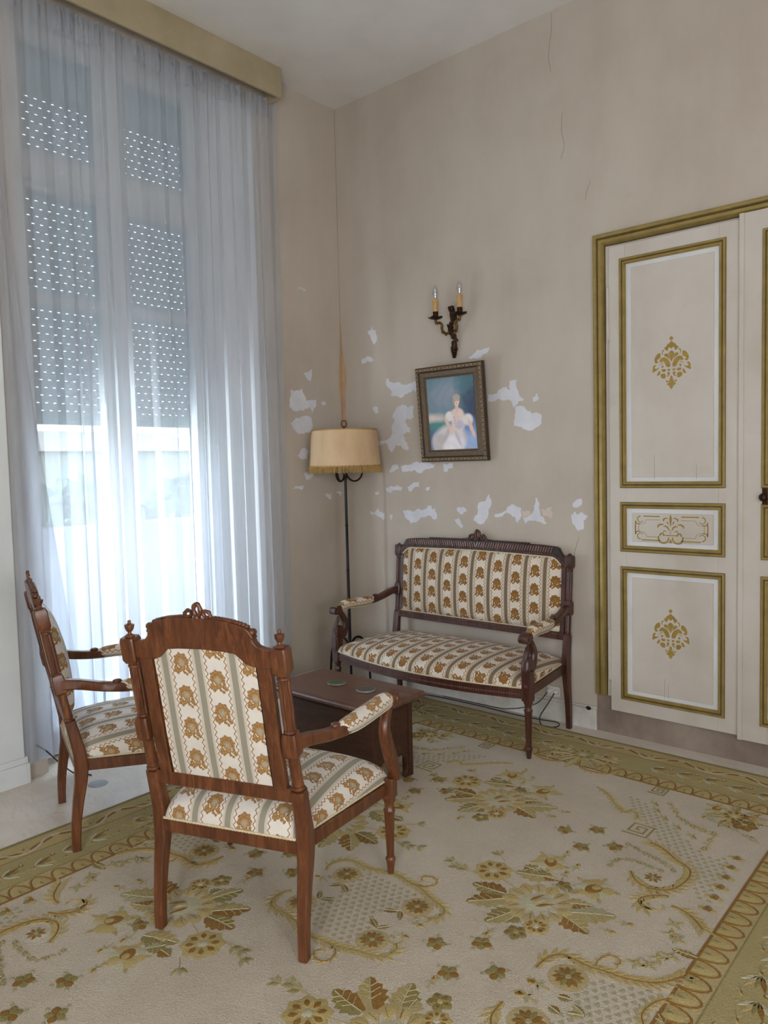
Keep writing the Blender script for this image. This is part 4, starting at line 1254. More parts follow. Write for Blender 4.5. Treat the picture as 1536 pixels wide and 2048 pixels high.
def coaster(label, x, y, top_a, top_b):
    t = thing('coaster', label, 'coaster', (x, y, .4183), 0, 'round coasters on the table')
    MB().lathe([(.040, 0), (.0455, .0005), (.0465, .003), (.0455, .0065), (.0430, .007), (.0428, .006)], (0, 0, 0), 40).build('rim', 'coaster_rim', t)
    a = NT('coaster_face_' + top_a[1:])
    co = a.coord()
    s = a.n('SeparateXYZ'); a.put(s.inputs[0], co)
    r = a.math('SQRT', a.add(a.mul(s.outputs[0], s.outputs[0]), a.mul(s.outputs[1], s.outputs[1])))
    th = a.math('ARCTAN2', s.outputs[1], s.outputs[0])
    pet = a.math('SINE', a.mul(th, 8.0)); rr = a.math('SINE', a.add(a.mul(r, 520.0), a.mul(pet, 1.3)))
    mk = a.mul(a.below(rr, -0.25, .3), .6)
    a.base(a.mix(mk, lin(top_a), lin(top_b)), .35)
    MB().lathe([(.0428, .005), (.0428, .0066), (.001, .0068)], (0, 0, 0), 40).build('face', a.m, t)
MAT['coaster_rim'] = plain('coaster_rim', '#9b9484', .4, .3)
coaster('green patterned round coaster on the dark table', 1.107, -1.243, '#2c4a38', '#6a8260')
coaster('dark blue patterned round coaster on the table', 1.303, -1.243, '#2a2c36', '#85868a')

# ------------------------------------------------------------------ floor lamp
lp = thing('floor_lamp', 'black iron floor lamp with a fringed parchment drum shade in the corner', 'lamp', (.268, -.268, 0))
MB().lathe([(.010, .28), (.011, .50), (.010, .505), (.013, .51), (.010, .516), (.0098, .80), (.0098, .805), (.012, .81), (.0098, .816), (.009, 1.10), (.012, 1.107), (.009, 1.114), (.0085, 1.40), (.011, 1.42), (.016, 1.43), (.016, 1.45), (.028, 1.455), (.028, 1.478), (.008, 1.482), (.006, 1.76)], (0, 0, 0), 14).build('pole', 'iron', lp)
for k in range(3):
    a_ = math.radians(195 + 120 * k)
    d = Vector((math.cos(a_), math.sin(a_), 0))
    pts = [d * .008 + Vector((0, 0, .30)), d * .04 + Vector((0, 0, .345)), d * .09 + Vector((0, 0, .34)), d * .135 + Vector((0, 0, .27)), d * .15 + Vector((0, 0, .16)), d * .155 + Vector((0, 0, .05)), d * .17 + Vector((0, 0, .010)), d * .185 + Vector((0, 0, .008))]
    MB().tube(catmull(pts, 5), .0078, 8).build('foot', 'iron', lp)
for a_deg in (41, 163, 281):
    a_ = math.radians(a_deg)
    d = Vector((math.cos(a_), math.sin(a_), 0))
    pts = [d * (.060 - .052 * math.cos(t)) + Vector((0, 0, 1.462 - .062 * math.sin(t))) for t in np.linspace(0, PI, 14)]
    am = MB().tube([d * .010 + Vector((0, 0, 1.468))] + pts[1:] + [d * .112 + Vector((0, 0, 1.50))], .0062, 8).build('lamp_arm', 'iron', lp)
    cup = MB(); c_ = d * .112
    cup.lathe([(.006, 1.498), (.020, 1.502), (.022, 1.510), (.013, 1.512), (.0125, 1.56), (.010, 1.565)], (c_.x, c_.y, 0), 12)
    cup.build('socket_cup', 'iron', am)
sh_ = MB()
R0, R1, Z0, Z1 = .236, .212, 1.496, 1.738
NS = 64
rg = []
for r, z in ((R0, Z0), (R0 - .008, Z0 + .08), (R1 + .010, Z1 - .06), (R1, Z1), (R1 - .003, Z1), (R1 + .006, Z1 - .06), (R0 - .012, Z0 + .08), (R0 - .004, Z0)):
    rg.append([(r * math.cos(2 * PI * k / NS), r * math.sin(2 * PI * k / NS), z) for k in range(NS)])
rg.append(rg[0]); sh_.rings(rg, 0, True, False)
shade = sh_.build('lamp_shade', 'parchment', lp, smooth=60)
for r, z in ((R0 + .001, Z0 + .004), (R1 + .001, Z1 - .004)):
    pts = [(r * math.cos(2 * PI * k / 120), r * math.sin(2 * PI * k / 120), z + (.0022 if k % 2 else -.0022)) for k in range(121)]
    MB().tube(pts, [.0042 if k % 2 else .0032 for k in range(121)], 6).build('trim_braid', 'fringe', shade)
fr = MB(); rn = random.Random(3)
for k in range(330):
    t = 2 * PI * k / 330 + rn.uniform(-.004, .004)
    L = .040 + rn.uniform(-.004, .003); r = R0 + .001 + rn.uniform(-.002, .002)
    c0 = Vector((r * math.cos(t), r * math.sin(t), Z0 + .004)); c1 = Vector((r * math.cos(t + rn.uniform(-.012, .012)), r * math.sin(t), Z0 - L)) + Vector((math.cos(t), math.sin(t), 0)) * rn.uniform(0, .004)
    fr.tube([c0, c1], [.0021, .0016], 4)
fr.build('fringe', 'fringe', shade, smooth=60, kind='stuff')
MB().tube([(.013 * math.cos(t), .013 * math.cos(t) * .87, 1.778 + .021 * math.sin(t)) for t in np.linspace(-PI / 2, 1.5 * PI, 25)], .0028, 8).build('ring_handle', 'iron', lp)
for k in range(3):
    t = 2 * PI * k / 3
    MB().tube([(0, 0, 1.735), (R1 * math.cos(t), R1 * math.sin(t), Z1 - .004)], .002, 6).build('shade_spoke', 'iron', shade)

# ------------------------------------------------------------------ wall sconce
sc = thing('wall_sconce', 'gilt bronze two arm candle sconce above the tilted picture', 'wall lamp', (.984, 0, 0))
bp = MB()
# rococo back plate: asymmetric twisting stem with leafy bumps
stem = [(-.002, -.012, 2.150), (.004, -.018, 2.180), (.006, -.022, 2.205), (.014, -.026, 2.235), (.018, -.030, 2.262), (.008, -.034, 2.290), (-.004, -.036, 2.320), (-.008, -.036, 2.350), (.004, -.030, 2.390), (.000, -.024, 2.425), (-.006, -.020, 2.450), (-.006, -.016, 2.468)]
cs = catmull(stem, 4); n = len(cs)
bp.tube(cs, [.006 + .012 * abs(math.sin(i / n * 9.5)) * (1 - .3 * i / n) + (.004 if i % 2 else 0) for i in range(n)], 9)
rn = random.Random(11)
for k in range(46):
    i = rn.randrange(n // 4, n - 4); p = cs[i]
    bp.ball((p.x + rn.uniform(-.017, .017), p.y + rn.uniform(-.012, .006), p.z + rn.uniform(-.012, .012)), rn.uniform(.005, .010), 7, 4, sc=(1, 1, 1.5))
bp.tube([(0, .001, 2.20), (0, -.02, 2.22)], .02, 10); bp.tube([(0, .001, 2.40), (0, -.02, 2.40)], .018, 10)
bp.build('back_plate', 'brass_dark', sc, smooth=60)
for sx in (-1, 1):
    A_ = [(sx * .008, -.038, 2.318), (sx * .026, -.048, 2.300), (sx * .046, -.055, 2.306), (sx * .056, -.060, 2.330), (sx * .052, -.064, 2.350), (sx * .068, -.070, 2.368), (sx * .088, -.075, 2.366), (sx * .091, -.075, 2.392)]
    ca = catmull(A_, 5); na = len(ca)
    ar = MB(); ar.tube(ca, [.0062 + .003 * math.sin(i * 1.1) ** 2 for i in range(na)], 8)
    for i in range(6, 22, 3):
        ar.ball((ca[i].x, ca[i].y - .003, ca[i].z + .006 * (1 if i % 2 else -1)), .0085, 7, 5)
    arm_ = ar.build('candle_arm', 'brass', sc, smooth=60)
    X, Yc = sx * .091, -.075
    pn = MB()
    rg = []
    for r, z in ((.006, 2.388), (.022, 2.392), (.042, 2.399), (.045, 2.403), (.040, 2.404), (.014, 2.400)):
        rg.append([(X + r * (1 + .10 * math.cos(5 * t)) * math.cos(t), Yc + r * (1 + .10 * math.cos(5 * t)) * math.sin(t), z + (.003 * math.cos(5 * t) if r > .03 else 0)) for t in np.linspace(0, 2 * PI, 31)[:-1]])
    pn.rings(rg); pn.build('drip_pan', 'brass_dark', sc, smooth=60)
    MB().lathe([(.010, 2.398), (.017, 2.402), (.0185, 2.412), (.0165, 2.420), (.018, 2.432), (.0165, 2.437), (.004, 2.437)], (X, Yc, 0), 14).build('candle_cup', 'brass_dark', sc, smooth=50)
    cd = MB()
    prof = [(.0155, 2.436), (.0155, 2.508), (.0165, 2.511), (.012, 2.513), (.004, 2.513)]
    cd.lathe(prof, (X, Yc, 0), 18)
    for k in range(7):
        t = k * .9 + sx; L = .012 + .012 * (k % 3)
        cd.tube([(X + .0155 * math.cos(t), Yc + .0155 * math.sin(t), 2.509), (X + .0160 * math.cos(t), Yc + .0160 * math.sin(t), 2.509 - L)], [.0035, .0028], 6)
    cd.build('candle_sleeve', 'wax', sc, smooth=50)
    bl = MB()
    bl.lathe([(.0095, 2.512), (.0100, 2.522), (.0145, 2.536), (.0172, 2.550), (.0165, 2.566), (.0120, 2.584), (.0060, 2.596), (.0012, 2.602)], (X, Yc, 0), 18)
    b_ = bl.build('bulb', 'bulb_glass', sc, smooth=180)
    MB().tube([(X - .003, Yc, 2.512), (X - .004, Yc, 2.545), (X + .004, Yc, 2.545), (X + .003, Yc, 2.512)], .0012, 6).build('filament_stem', 'plastic', b_)

# ------------------------------------------------------------------ framed picture, top leaning forward from the wall
pic = thing('framed_picture', 'ornate brown framed portrait print hanging askew under the sconce', 'picture', (.990, -.022, 1.514), 0)
lean = math.atan2(.052, .59)
pic.rotation_euler = (lean, 0, 0)
FW, FH = .504, .592
def fring(prof, name, mat, smooth=0):
    m = MB(); rg = []
    for d, h in prof:
        rg.append([(-FW / 2 + d, -h, d), (FW / 2 - d, -h, d), (FW / 2 - d, -h, FH - d), (-FW / 2 + d, -h, FH - d)])
    m.rings(rg, 0, True, False)
    return fix_normals(m.build(name, mat, pic, smooth=smooth))
fring([(0, 0), (0, .020), (.004, .028), (.014, .034), (.028, .032), (.033, .024)], 'outer_moulding', 'frame_dark')
fring([(.033, .024), (.036, .026), (.058, .022), (.060, .024), (.064, .024), (.068, .016), (.076, .012), (.078, .004)], 'inner_moulding', 'frame_brown')
om = MB()
def orn(x, z, ang):
    ca, sa = math.cos(ang), math.sin(ang)
    for (a_, b_, r, s1, s2) in ((0, 0, .0075, 1.0, 1.4), (.010, .004, .0055, 1.6, .7), (.010, -.004, .0055, 1.6, .7), (-.006, .006, .0045, 1, 1), (-.006, -.006, .0045, 1, 1)):
        om.ball((x + a_ * ca - b_ * sa, -.032, z + a_ * sa + b_ * ca), r, 7, 4, sc=(1.2, .8, 1.2))
k = .0165
for i in range(17):
    x = -FW / 2 + .017 + (FW - .034) * i / 16
    orn(x, k, 0); orn(x, FH - k, 0)
for i in range(1, 20):
    z = .017 + (FH - .034) * i / 20
    orn(-FW / 2 + k, z, PI / 2); orn(FW / 2 - k, z, PI / 2)
om.build('carved_ornament', 'frame_gilt', pic, smooth=180, kind='stuff')
ib = MB()
for i in range(60):
    for z in (.071, FH - .071):
        ib.ball((-FW / 2 + .07 + (FW - .14) * i / 59, -.018, z), .0036, 5, 3)
for i in range(70):
    for x in (-FW / 2 + .071, FW / 2 - .071):
        ib.ball((x, -.018, .07 + (FH - .14) * i / 69), .0036, 5, 3)
ib.build('inner_beading', 'frame_gilt', pic, smooth=180, kind='stuff')
MB().box((-FW / 2 + .01, -.012, .01), (FW / 2 - .01, 0.0, FH - .01)).build('backing_board', 'oak_side', pic, smooth=0)
# the print: soft painted figure, colours laid down per vertex on a fine flat grid
def paint(u, v):
    """u right, v up, 0..1: generic seated lady in a pale gown before a misty park"""
    def blob(cx, cy, rx, ry, rot=0.0, soft=.35):
        c, s = math.cos(rot), math.sin(rot)
        a_, b_ = (u - cx), (v - cy) * 1.25
        x, y = a_ * c + b_ * s, -a_ * s + b_ * c
        d = np.sqrt((x / rx) ** 2 + (y / (ry * 1.25)) ** 2)
        return np.clip((1 - d) / soft + .5, 0, 1)[..., None]
    col = lambda h: np.array(lin(h)[:3])
    img = np.ones(u.shape + (3,)) * col('#6f8290')
    def over(mask, h):
        nonlocal img
        img = img * (1 - mask) + col(h) * mask
    nz = (np.sin(u * 23 + 3 * np.sin(v * 11)) * np.sin(v * 19 + 2 * np.sin(u * 9)) * .5 + .5)[..., None]
    over(np.clip((v[..., None] - .55) * 2.2, 0, 1), '#5d7c86')
    over(blob(.45, .80, .35, .16, .2, 1.2) * .7, '#8f93a0')
    over(blob(.95, .75, .28, .45, 0, .9) * (.5 + .5 * nz), '#2f4a55')
    over(blob(1.0, .45, .22, .35, 0, .8), '#2b3a58')
    over(blob(.82, .93, .22, .12, .3, .9) * nz, '#3f7280')
    over(blob(.06, .42, .30, .08, .05, .8), '#c9bdb2')
    over(blob(.10, .30, .34, .10, .1, .6), '#3e7e78')
    over(blob(.05, .12, .30, .18, 0, .8), '#46607a')
    over(blob(.80, .18, .40, .24, -.5, .6), '#6d83ae')
    over(blob(.95, .07, .30, .16, 0, .6), '#8ea0c4')
    over(blob(.42, .12, .36, .22, .25, .35), '#cfc6c8')
    over(blob(.22, .10, .16, .14, .6, .5), '#b9b0ae')
    over(blob(.50, .05, .22, .14, 0, .5), '#dcd5da')
    over(blob(.36, .20, .04, .16, -.6, .8) * .7, '#a89d98')
    over(blob(.60, .16, .03, .14, .4, .8) * .6, '#a9a2b4')
    over(blob(.64, .40, .15, .15, 0, .3), '#d3c4bd')
    over(blob(.66, .34, .10, .06, 0, .5), '#b9b2bf')
    over(blob(.46, .46, .10, .07, .3, .4), '#d8d1cb')
    over(blob(.84, .40, .10, .08, -.7, .4), '#d6cdc8')
    over(blob(.90, .28, .035, .13, .35, .5), '#d3b3a4')
    over(blob(.42, .34, .035, .12, .5, .5), '#d6b7a8')
    over(blob(.50, .25, .05, .04, 0, .5), '#d9bcae')
    over(blob(.62, .51, .12, .055, 0, .4), '#dcc3b6')
    over(blob(.62, .58, .035, .07, 0, .4), '#d3b5a6')
    over(blob(.62, .665, .062, .066, 0, .25), '#dfc2b2')
    over(blob(.625, .715, .075, .045, 0, .4), '#a99c8e')
    over(blob(.565, .66, .022, .05, 0, .5), '#a2958a')
    over(blob(.60, .668, .010, .006, 0, .5), '#5a4a48'); over(blob(.645, .668, .010, .006, 0, .5), '#5a4a48')
    over(blob(.622, .632, .016, .006, 0, .5), '#b06a64'); over(blob(.624, .652, .006, .014, 0, .6) * .5, '#c09a8a')
    for px, py in ((.55, .44), (.57, .40), (.56, .36), (.58, .32)):
        over(blob(px, py, .022, .016, 0, .5), '#cf9f98')
    return np.clip(img * (1.12 + .14 * nz), 0, 1)
nu, nv = 200, 240
pw, phh = FW - .15, FH - .15
uu, vv = np.meshgrid(np.linspace(0, 1, nu), np.linspace(0, 1, nv))
img = paint(uu, vv)
V = [(float((a_ - .5) * pw), -.0145, float(.075 + b_ * phh)) for a_, b_ in zip(uu.ravel(), vv.ravel())]
F = [(j * nu + i, j * nu + i + 1, (j + 1) * nu + i + 1, (j + 1) * nu + i) for j in range(nv - 1) for i in range(nu - 1)]
po = MB().add(V, F).build('portrait_print', 'print', pic, smooth=0)
at = po.data.color_attributes.new('paint', 'FLOAT_COLOR', 'POINT')
at.data.foreach_set('color', np.concatenate([img.reshape(-1, 3), np.ones((nu * nv, 1))], 1).astype(np.float32).ravel())

# ------------------------------------------------------------------ sockets, cords, floor box
so = thing('wall_socket', 'ivory double wall socket with plugs behind the settee leg', 'socket', (1.64, -.001, .172))
MB().box((-.042, -.012, -.030), (.042, 0, .030)).build('face_plate', 'plastic', so, smooth=0, bevel=.004)
for dx in (-.02, .02):
    MB().lathe([(.015, 0), (.017, .004), (.013, .018), (.005, .028)], (0, 0, 0), 14, axis='y').build('plug', 'plastic', so).location = (dx, -.012, 0)
    so.children[-1].scale = (1, -1, 1)
def cord(label, pts, r=.0032):
    o = MB().tube(catmull(pts, 8), r, 8).build('power_cord', 'black', smooth=60)
    return tag(o, label, 'cord', 'black power cords')
cord('black cord looping on the floor beneath the settee socket', [(1.66, -.040, .17), (1.635, -.075, .11), (1.60, -.10, .04), (1.62, -.125, .006), (1.68, -.145, .006), (1.715, -.10, .006), (1.68, -.045, .006), (1.58, -.06, .006), (1.40, -.07, .006), (1.10, -.06, .006), (.80, -.07, .006), (.62, -.10, .006), (.45, -.12, .006), (.33, -.20, .006)])
cord('thin black cord rising from the baseboard to the settee socket', [(1.615, -.040, .17), (1.56, -.05, .10), (1.46, -.045, .05), (1.36, -.04, .022), (1.28, -.035, .010), (1.0, -.032, .006), (.86, -.034, .006)], .0024)
cord('black cord on the stone floor emerging from behind the pale pier', [(.02, -2.285, .17), (.03, -2.27, .165), (.06, -2.24, .14), (.10, -2.19, .07), (.15, -2.14, .012), (.19, -2.10, .004), (.22, -2.09, .004)], .0035)
fb = thing('floor_socket', 'round grey floor socket cover set in the stone floor', 'floor socket', (.337, -2.118, 0))
MB().lathe([(.046, 0), (.046, .0015), (.043, .0028), (.041, .0022)], (0, 0, 0), 36).build('rim', 'steel', fb)
MB().lathe([(.041, .0005), (.041, .002), (.001, .0022)], (0, 0, 0), 36).build('lid', 'steel_dark', fb)
MB().box((-.010, -.003, .002), (.010, .003, .003)).build('lid_grip', 'steel', fb, smooth=0)
hl = MB().lathe([(.016, 0), (.012, .001), (.001, .0011)], (0, 0, 0), 12, axis='y').build('pipe_hole', 'black', wall_back); hl.location = (1.86, -.0195, .118); hl.scale = (1, -1, .7)
# carpet motif positions, metres from the carpet centre
BQ = '0.468,0.369 0.240,0.448 0.374,0.632 0.582,0.568 0.530,0.248 0.494,0.183 0.320,0.547 0.398,0.527 0.486,0.519'
BQ_LEAF = '0.352,0.348 0.243,0.336 0.367,0.324 0.284,0.240 0.431,0.287 0.391,0.185 0.556,0.361 0.661,0.325 0.576,0.386 0.690,0.452 0.539,0.425 0.610,0.464 0.445,0.264 0.438,0.218 0.323,0.498 0.428,0.541 0.329,0.523 0.361,0.569'
BQ_BUD = '0.466,0.657 0.718,0.371 0.746,0.441 0.427,0.130 0.396,0.719 0.458,0.585'
BQ_SPR = '0.123,0.391 0.200,0.559 0.522,0.492 0.086,0.414 0.156,0.397'
S1 = '0.631,0.753 0.659,0.716 0.694,0.692 0.729,0.687 0.764,0.701 0.792,0.733 0.806,0.785 0.809,0.835 0.798,0.885 0.769,0.913 0.728,0.932 0.680,0.970 0.636,0.991 0.607,0.996'
S2 = '0.797,0.678 0.764,0.660 0.736,0.629 0.726,0.595 0.745,0.567 0.768,0.560'
S2b = '0.755,0.601 0.774,0.573 0.800,0.577 0.810,0.602 0.796,0.616'
S3 = '0.823,0.629 0.853,0.628 0.888,0.615 0.923,0.587 0.946,0.563'
ROS = '0.711,0.758'
TREF = '0.901,1.069 0.904,0.989 0.910,0.910 0.913,0.834 0.918,0.757 0.922,0.675'
BUDS = '0.491,1.340 0.520,1.286 0.572,1.233 0.640,1.190 0.713,1.150'
GARL = '0.544,1.374 0.591,1.314 0.639,1.259 0.691,1.230 0.735,1.221 0.776,1.217 0.783,1.152 0.785,1.074'
GAR2 = '0.546,0.931 0.583,0.921 0.625,0.905 0.665,0.893 0.704,0.882 0.751,0.848'
GAR3 = '0.555,0.743 0.560,0.794 0.591,0.824 0.635,0.827 0.674,0.827 0.718,0.822'
KEY = '0.529,1.072'
KEY2 = '0.455,1.474'
CORN = '0.796,1.420 0.853,1.439 0.846,1.370 0.717,1.453 0.707,1.351 0.797,1.325 0.884,1.278'
TREL = '0.355,1.343 0.454,1.332 0.572,1.233 0.710,1.107 0.801,1.043 0.881,1.053 0.907,0.913 0.916,0.712 0.861,0.738 0.800,0.896 0.720,0.979 0.598,1.065 0.497,1.174'
SCV = '0.221,1.347 0.298,1.300 0.352,1.239 0.386,1.209 0.423,1.183 0.438,1.208 0.466,1.203 0.486,1.166'
M1 = '-0.246,0.067 -0.262,0.107 -0.251,0.153 -0.213,0.178 -0.150,0.174 -0.109,0.181 -0.064,0.196 -0.018,0.207 0.045,0.198 0.106,0.188 0.170,0.166 0.227,0.149 0.253,0.127 0.254,0.087 0.234,0.062'
M1c = '0.064,0.194 0.108,0.205 0.129,0.240 0.119,0.266 0.089,0.272 0.065,0.253 0.076,0.232'
M_R = '-0.161,0.094 0.162,0.097 0.165,-0.127 -0.168,-0.140'
M_BR = '0.137,-0.056 0.166,-0.000 0.099,-0.029 -0.159,-0.031 -0.154,0.005'
M_BD = '0.220,0.018 0.224,-0.049 -0.218,0.018'
M_TREL = '-0.112,0.034 -0.081,0.137 0.027,0.154 0.122,0.155 0.112,0.040 0.100,-0.053 0.114,-0.137 0.104,-0.191 -0.006,-0.202 -0.075,-0.135 -0.118,-0.054'
F1 = '0.629,0.074 0.633,0.134 0.660,0.175 0.701,0.178 0.749,0.175 0.795,0.185 0.846,0.191 0.887,0.206 0.926,0.228 0.957,0.267 0.976,0.304'
F1c = '0.762,0.190 0.757,0.223 0.771,0.259 0.800,0.263 0.813,0.245 0.805,0.229'
F_R = '0.722,0.095 0.730,-0.120'
F_BD = '0.664,0.017 0.668,-0.048'
F_BR = '0.736,0.007 0.737,-0.037 0.785,0.002 0.787,-0.039'
F_TREL = '0.773,0.136 0.842,0.156 0.918,0.201 0.966,0.231 0.987,0.081 0.919,0.022 0.853,-0.031 0.782,0.057'
F_G = '0.848,0.278 0.880,0.295 0.891,0.341 0.915,0.370 0.869,0.537 0.879,0.481 0.904,0.466'
F_L = '0.905,0.410 0.981,0.413'

# ------------------------------------------------------------------ carpet
CX, CY, HX, HY = 2.015, -2.078, 1.385, 1.948
cp = thing('carpet', 'large ivory sculpted carpet with gold and sage floral pattern', 'carpet', (CX, CY, 0))
ZT = .006
def pile(name, hexes, scale=190, rough=.95, bump=1.0):
    a = NT(name)
    co = a.coord()
    n1 = a.noise(co, 4, 5, .6); n2 = a.noise(co, scale, 3, .6, .6)
    f = a.add(a.mul(n1, .45), a.mul(n2, .55))
    a.base(a.ramp(f, [(.3, lin(hexes[0])), (.7, lin(hexes[1]))]), rough, 0, .1)
    a.bump(n2, bump, .007)
    a.b.inputs['Sheen Weight'].default_value = .1
    return a.m
MAT['c_field'] = pile('carpet_ivory', ('#b7a994', '#d6cab8'))
MAT['c_sage'] = pile('carpet_sage', ('#a2925f', '#b6a675'))
MAT['c_olive'] = pile('carpet_olive', ('#82753f', '#9b8e5b'))
MAT['c_gold'] = pile('carpet_gold', ('#ab955a', '#c6b27c'))
MAT['c_tan'] = pile('carpet_tan', ('#ab9768', '#c3b084'))
MAT['c_brown'] = pile('carpet_brown', ('#7c5618', '#9b7434'))
MAT['c_grey'] = pile('carpet_grey_green', ('#9d9575', '#b2aa8b'))
MAT['c_pale'] = pile('carpet_pale', ('#b3ac8c', '#c9c3a6'))
CK = ['c_field', 'c_sage', 'c_olive', 'c_gold', 'c_tan', 'c_brown', 'c_grey', 'c_pale']
FI, SA, OL, GO, TA, BR, GR, PA = range(8)
MB().box((-HX, -HY, 0), (HX, HY, ZT)).build('pile_field', 'c_field', cp, smooth=0, bevel=.003)
def band(name, d0, d1, mat, z):
    m = MB()
    a0, b0, a1, b1 = HX - d0, HY - d0, HX - d1, HY - d1
    o_ = [(-a0, -b0), (a0, -b0), (a0, b0), (-a0, b0)]; i_ = [(-a1, -b1), (a1, -b1), (a1, b1), (-a1, b1)]
    m.add([(x, y, z) for x, y in o_ + i_] + [(x, y, ZT - .001) for x, y in o_ + i_], [(0, 1, 5, 4), (1, 2, 6, 5), (2, 3, 7, 6), (3, 0, 4, 7)] + [(8 + a_, 8 + b_, b_, a_) for a_, b_ in ((0, 1), (1, 2), (2, 3), (3, 0))] + [(4 + a_, 4 + b_, 12 + b_, 12 + a_) for a_, b_ in ((0, 1), (1, 2), (2, 3), (3, 0))])
    return m.build(name, mat, cp, smooth=0)
band('edge_binding', .002, .024, 'c_olive', ZT + .0012)
band('edge_line', .024, .034, 'c_tan', ZT + .0014)
band('guard_band', .034, .135, 'c_gold', ZT + .0008)
band('guard_line', .135, .141, 'c_olive', ZT + .0016)
band('main_band', .141, .315, 'c_sage', ZT + .0008)
band('scallop_line', .315, .320, 'c_olive', ZT + .0016)
band('scallop_band', .320, .402, 'c_tan', ZT + .0008)
band('inner_line', .402, .411, 'c_brown', ZT + .0020)

class Motif:
    def __init__(self): self.m = MB(); self.lay = 0
    def poly(self, pts, c, lay, dome=.0016):
        """a carved tuft shape: low rim, higher middle"""
        z = ZT + .0009 + lay * .0005
        n = len(pts)
        cx_ = sum(p[0] for p in pts) / n; cy_ = sum(p[1] for p in pts) / n
        inner = [(cx_ + (x - cx_) * .72, cy_ + (y - cy_) * .72) for x, y in pts]
        v = [(x, y, z - .0012) for x, y in pts] + [(x, y, z + dome) for x, y in inner]
        f = [(i, (i + 1) % n, n + (i + 1) % n, n + i) for i in range(n)] + [tuple(range(n, 2 * n))]
        self.m.add(v, f, c)
    def petal(self, p, ang, L, W, c, lay=1, k=9, pw=.75):
        ca, sa = math.cos(ang), math.sin(ang)
        up = [(t, math.sin(PI * t ** pw) * W / 2) for t in np.linspace(0.02, 1, k)]
        pts = [(a_ * L, b_) for a_, b_ in up] + [(a_ * L, -b_) for a_, b_ in reversed(up[:-1])]
        self.poly([(p[0] + a_ * ca - b_ * sa, p[1] + a_ * sa + b_ * ca) for a_, b_ in pts], c, lay)
    def leaf(self, p, tip, W, c, c2, lay=1, teeth=5):
        """serrated leaf from base p to tip with a second colour on one half and a pale vein"""
        d = Vector((tip[0] - p[0], tip[1] - p[1])); L = d.length
        if L < 1e-5: return
        ca, sa = d.x / L, d.y / L
        T = lambda a_, b_: (p[0] + a_ * ca - b_ * sa, p[1] + a_ * sa + b_ * ca)
        for sg, cc in ((1, c), (-1, c2)):
            pts = []
            for k in range(teeth * 2 + 1):
                t = k / (teeth * 2)
                w = math.sin(PI * min(1, .08 + .9 * t) ** .8) * W / 2 * (1.12 if k % 2 else .82)
                pts.append(((t + (.04 if k % 2 else 0)) * L, sg * w))
            pts.append((L, 0)); pts.append((0, 0))
            q = [T(a_, b_) for a_, b_ in pts]
            if sg > 0: q = list(reversed(q))
            z = ZT + .0009 + lay * .0005
            n = len(q)
            mid = T(L * .5, sg * W * .16)
            self.m.add([(x, y, z - .0006) for x, y in q] + [(mid[0], mid[1], z + .002)], [(i, (i + 1) % n, n) for i in range(n)], cc)
        self.stem([T(0, 0), T(L * .5, W * .03), T(L * .94, 0)], .0035, PA, lay + 2)
        if L > .06:
            for k in (1, 2, 3):
                for sg in (1, -1):
                    self.stem([T(L * (.12 + .19 * k), 0), T(L * (.26 + .19 * k), sg * W * .30)], .0032, GO if sg > 0 else TA, lay + 3)
    def stem(self, pts, w, c, lay=1, smooth=True):
        P = [Vector((a_, b_, 0)) for a_, b_ in pts]
        if smooth and len(P) > 2: P = catmull(P, 4)
        z = ZT + .0010 + lay * .0005
        L, R, M_ = [], [], []
        n = len(P)
        for i, p in enumerate(P):
            t = (P[min(i + 1, n - 1)] - P[max(i - 1, 0)]).normalized(); q = Vector((-t.y, t.x, 0))
            L.append((p + q * w / 2)); R.append((p - q * w / 2)); M_.append(p)
        v = [(q.x, q.y, z - .0012) for q in L] + [(q.x, q.y, z + .0012) for q in M_] + [(q.x, q.y, z - .0012) for q in R]
        f = []
        for i in range(n - 1):
            f += [(i + n, i + n + 1, i + 1, i), (i + 2 * n, i + 2 * n + 1, i + n + 1, i + n)]
        self.m.add(v, f, c)
    def disc(self, p, r, c, lay=1, n=9, sq=1.0, ang=0.0):
        ca, sa = math.cos(ang), math.sin(ang)
        self.poly([(p[0] + r * math.cos(t) * ca - r * sq * math.sin(t) * sa, p[1] + r * math.cos(t) * sa + r * sq * math.sin(t) * ca) for t in np.linspace(0, 2 * PI, n + 1)[:-1]], c, lay)
    def rosette(self, p, r, n=7, outer=GO, inner=BR, mid=PA, rot=0.0):
        for k in range(n):
            a_ = rot + 2 * PI * k / n
            self.petal(p, a_, r, r * .78, outer, 1 + (k % 2), pw=1.4)
        for k in range(n):
            a_ = rot + 2 * PI * k / n
            q = (p[0] + .28 * r * math.cos(a_), p[1] + .28 * r * math.sin(a_))
            self.petal(q, a_ + .12, r * .50, r * .30, inner, 4, pw=1.2)
        self.disc(p, r * .24, mid, 5)
    def daisy(self, p, r, n=12, c=BR, halo=TA):
        self.disc(p, r * 1.25, halo, 0, 14)
        for k in range(n):
            a_ = 2 * PI * k / n
            self.petal(p, a_, r, r * .42, c if k % 3 else OL, 2 + k % 2, 6, 1.3)
        self.disc(p, r * .22, GR, 5)
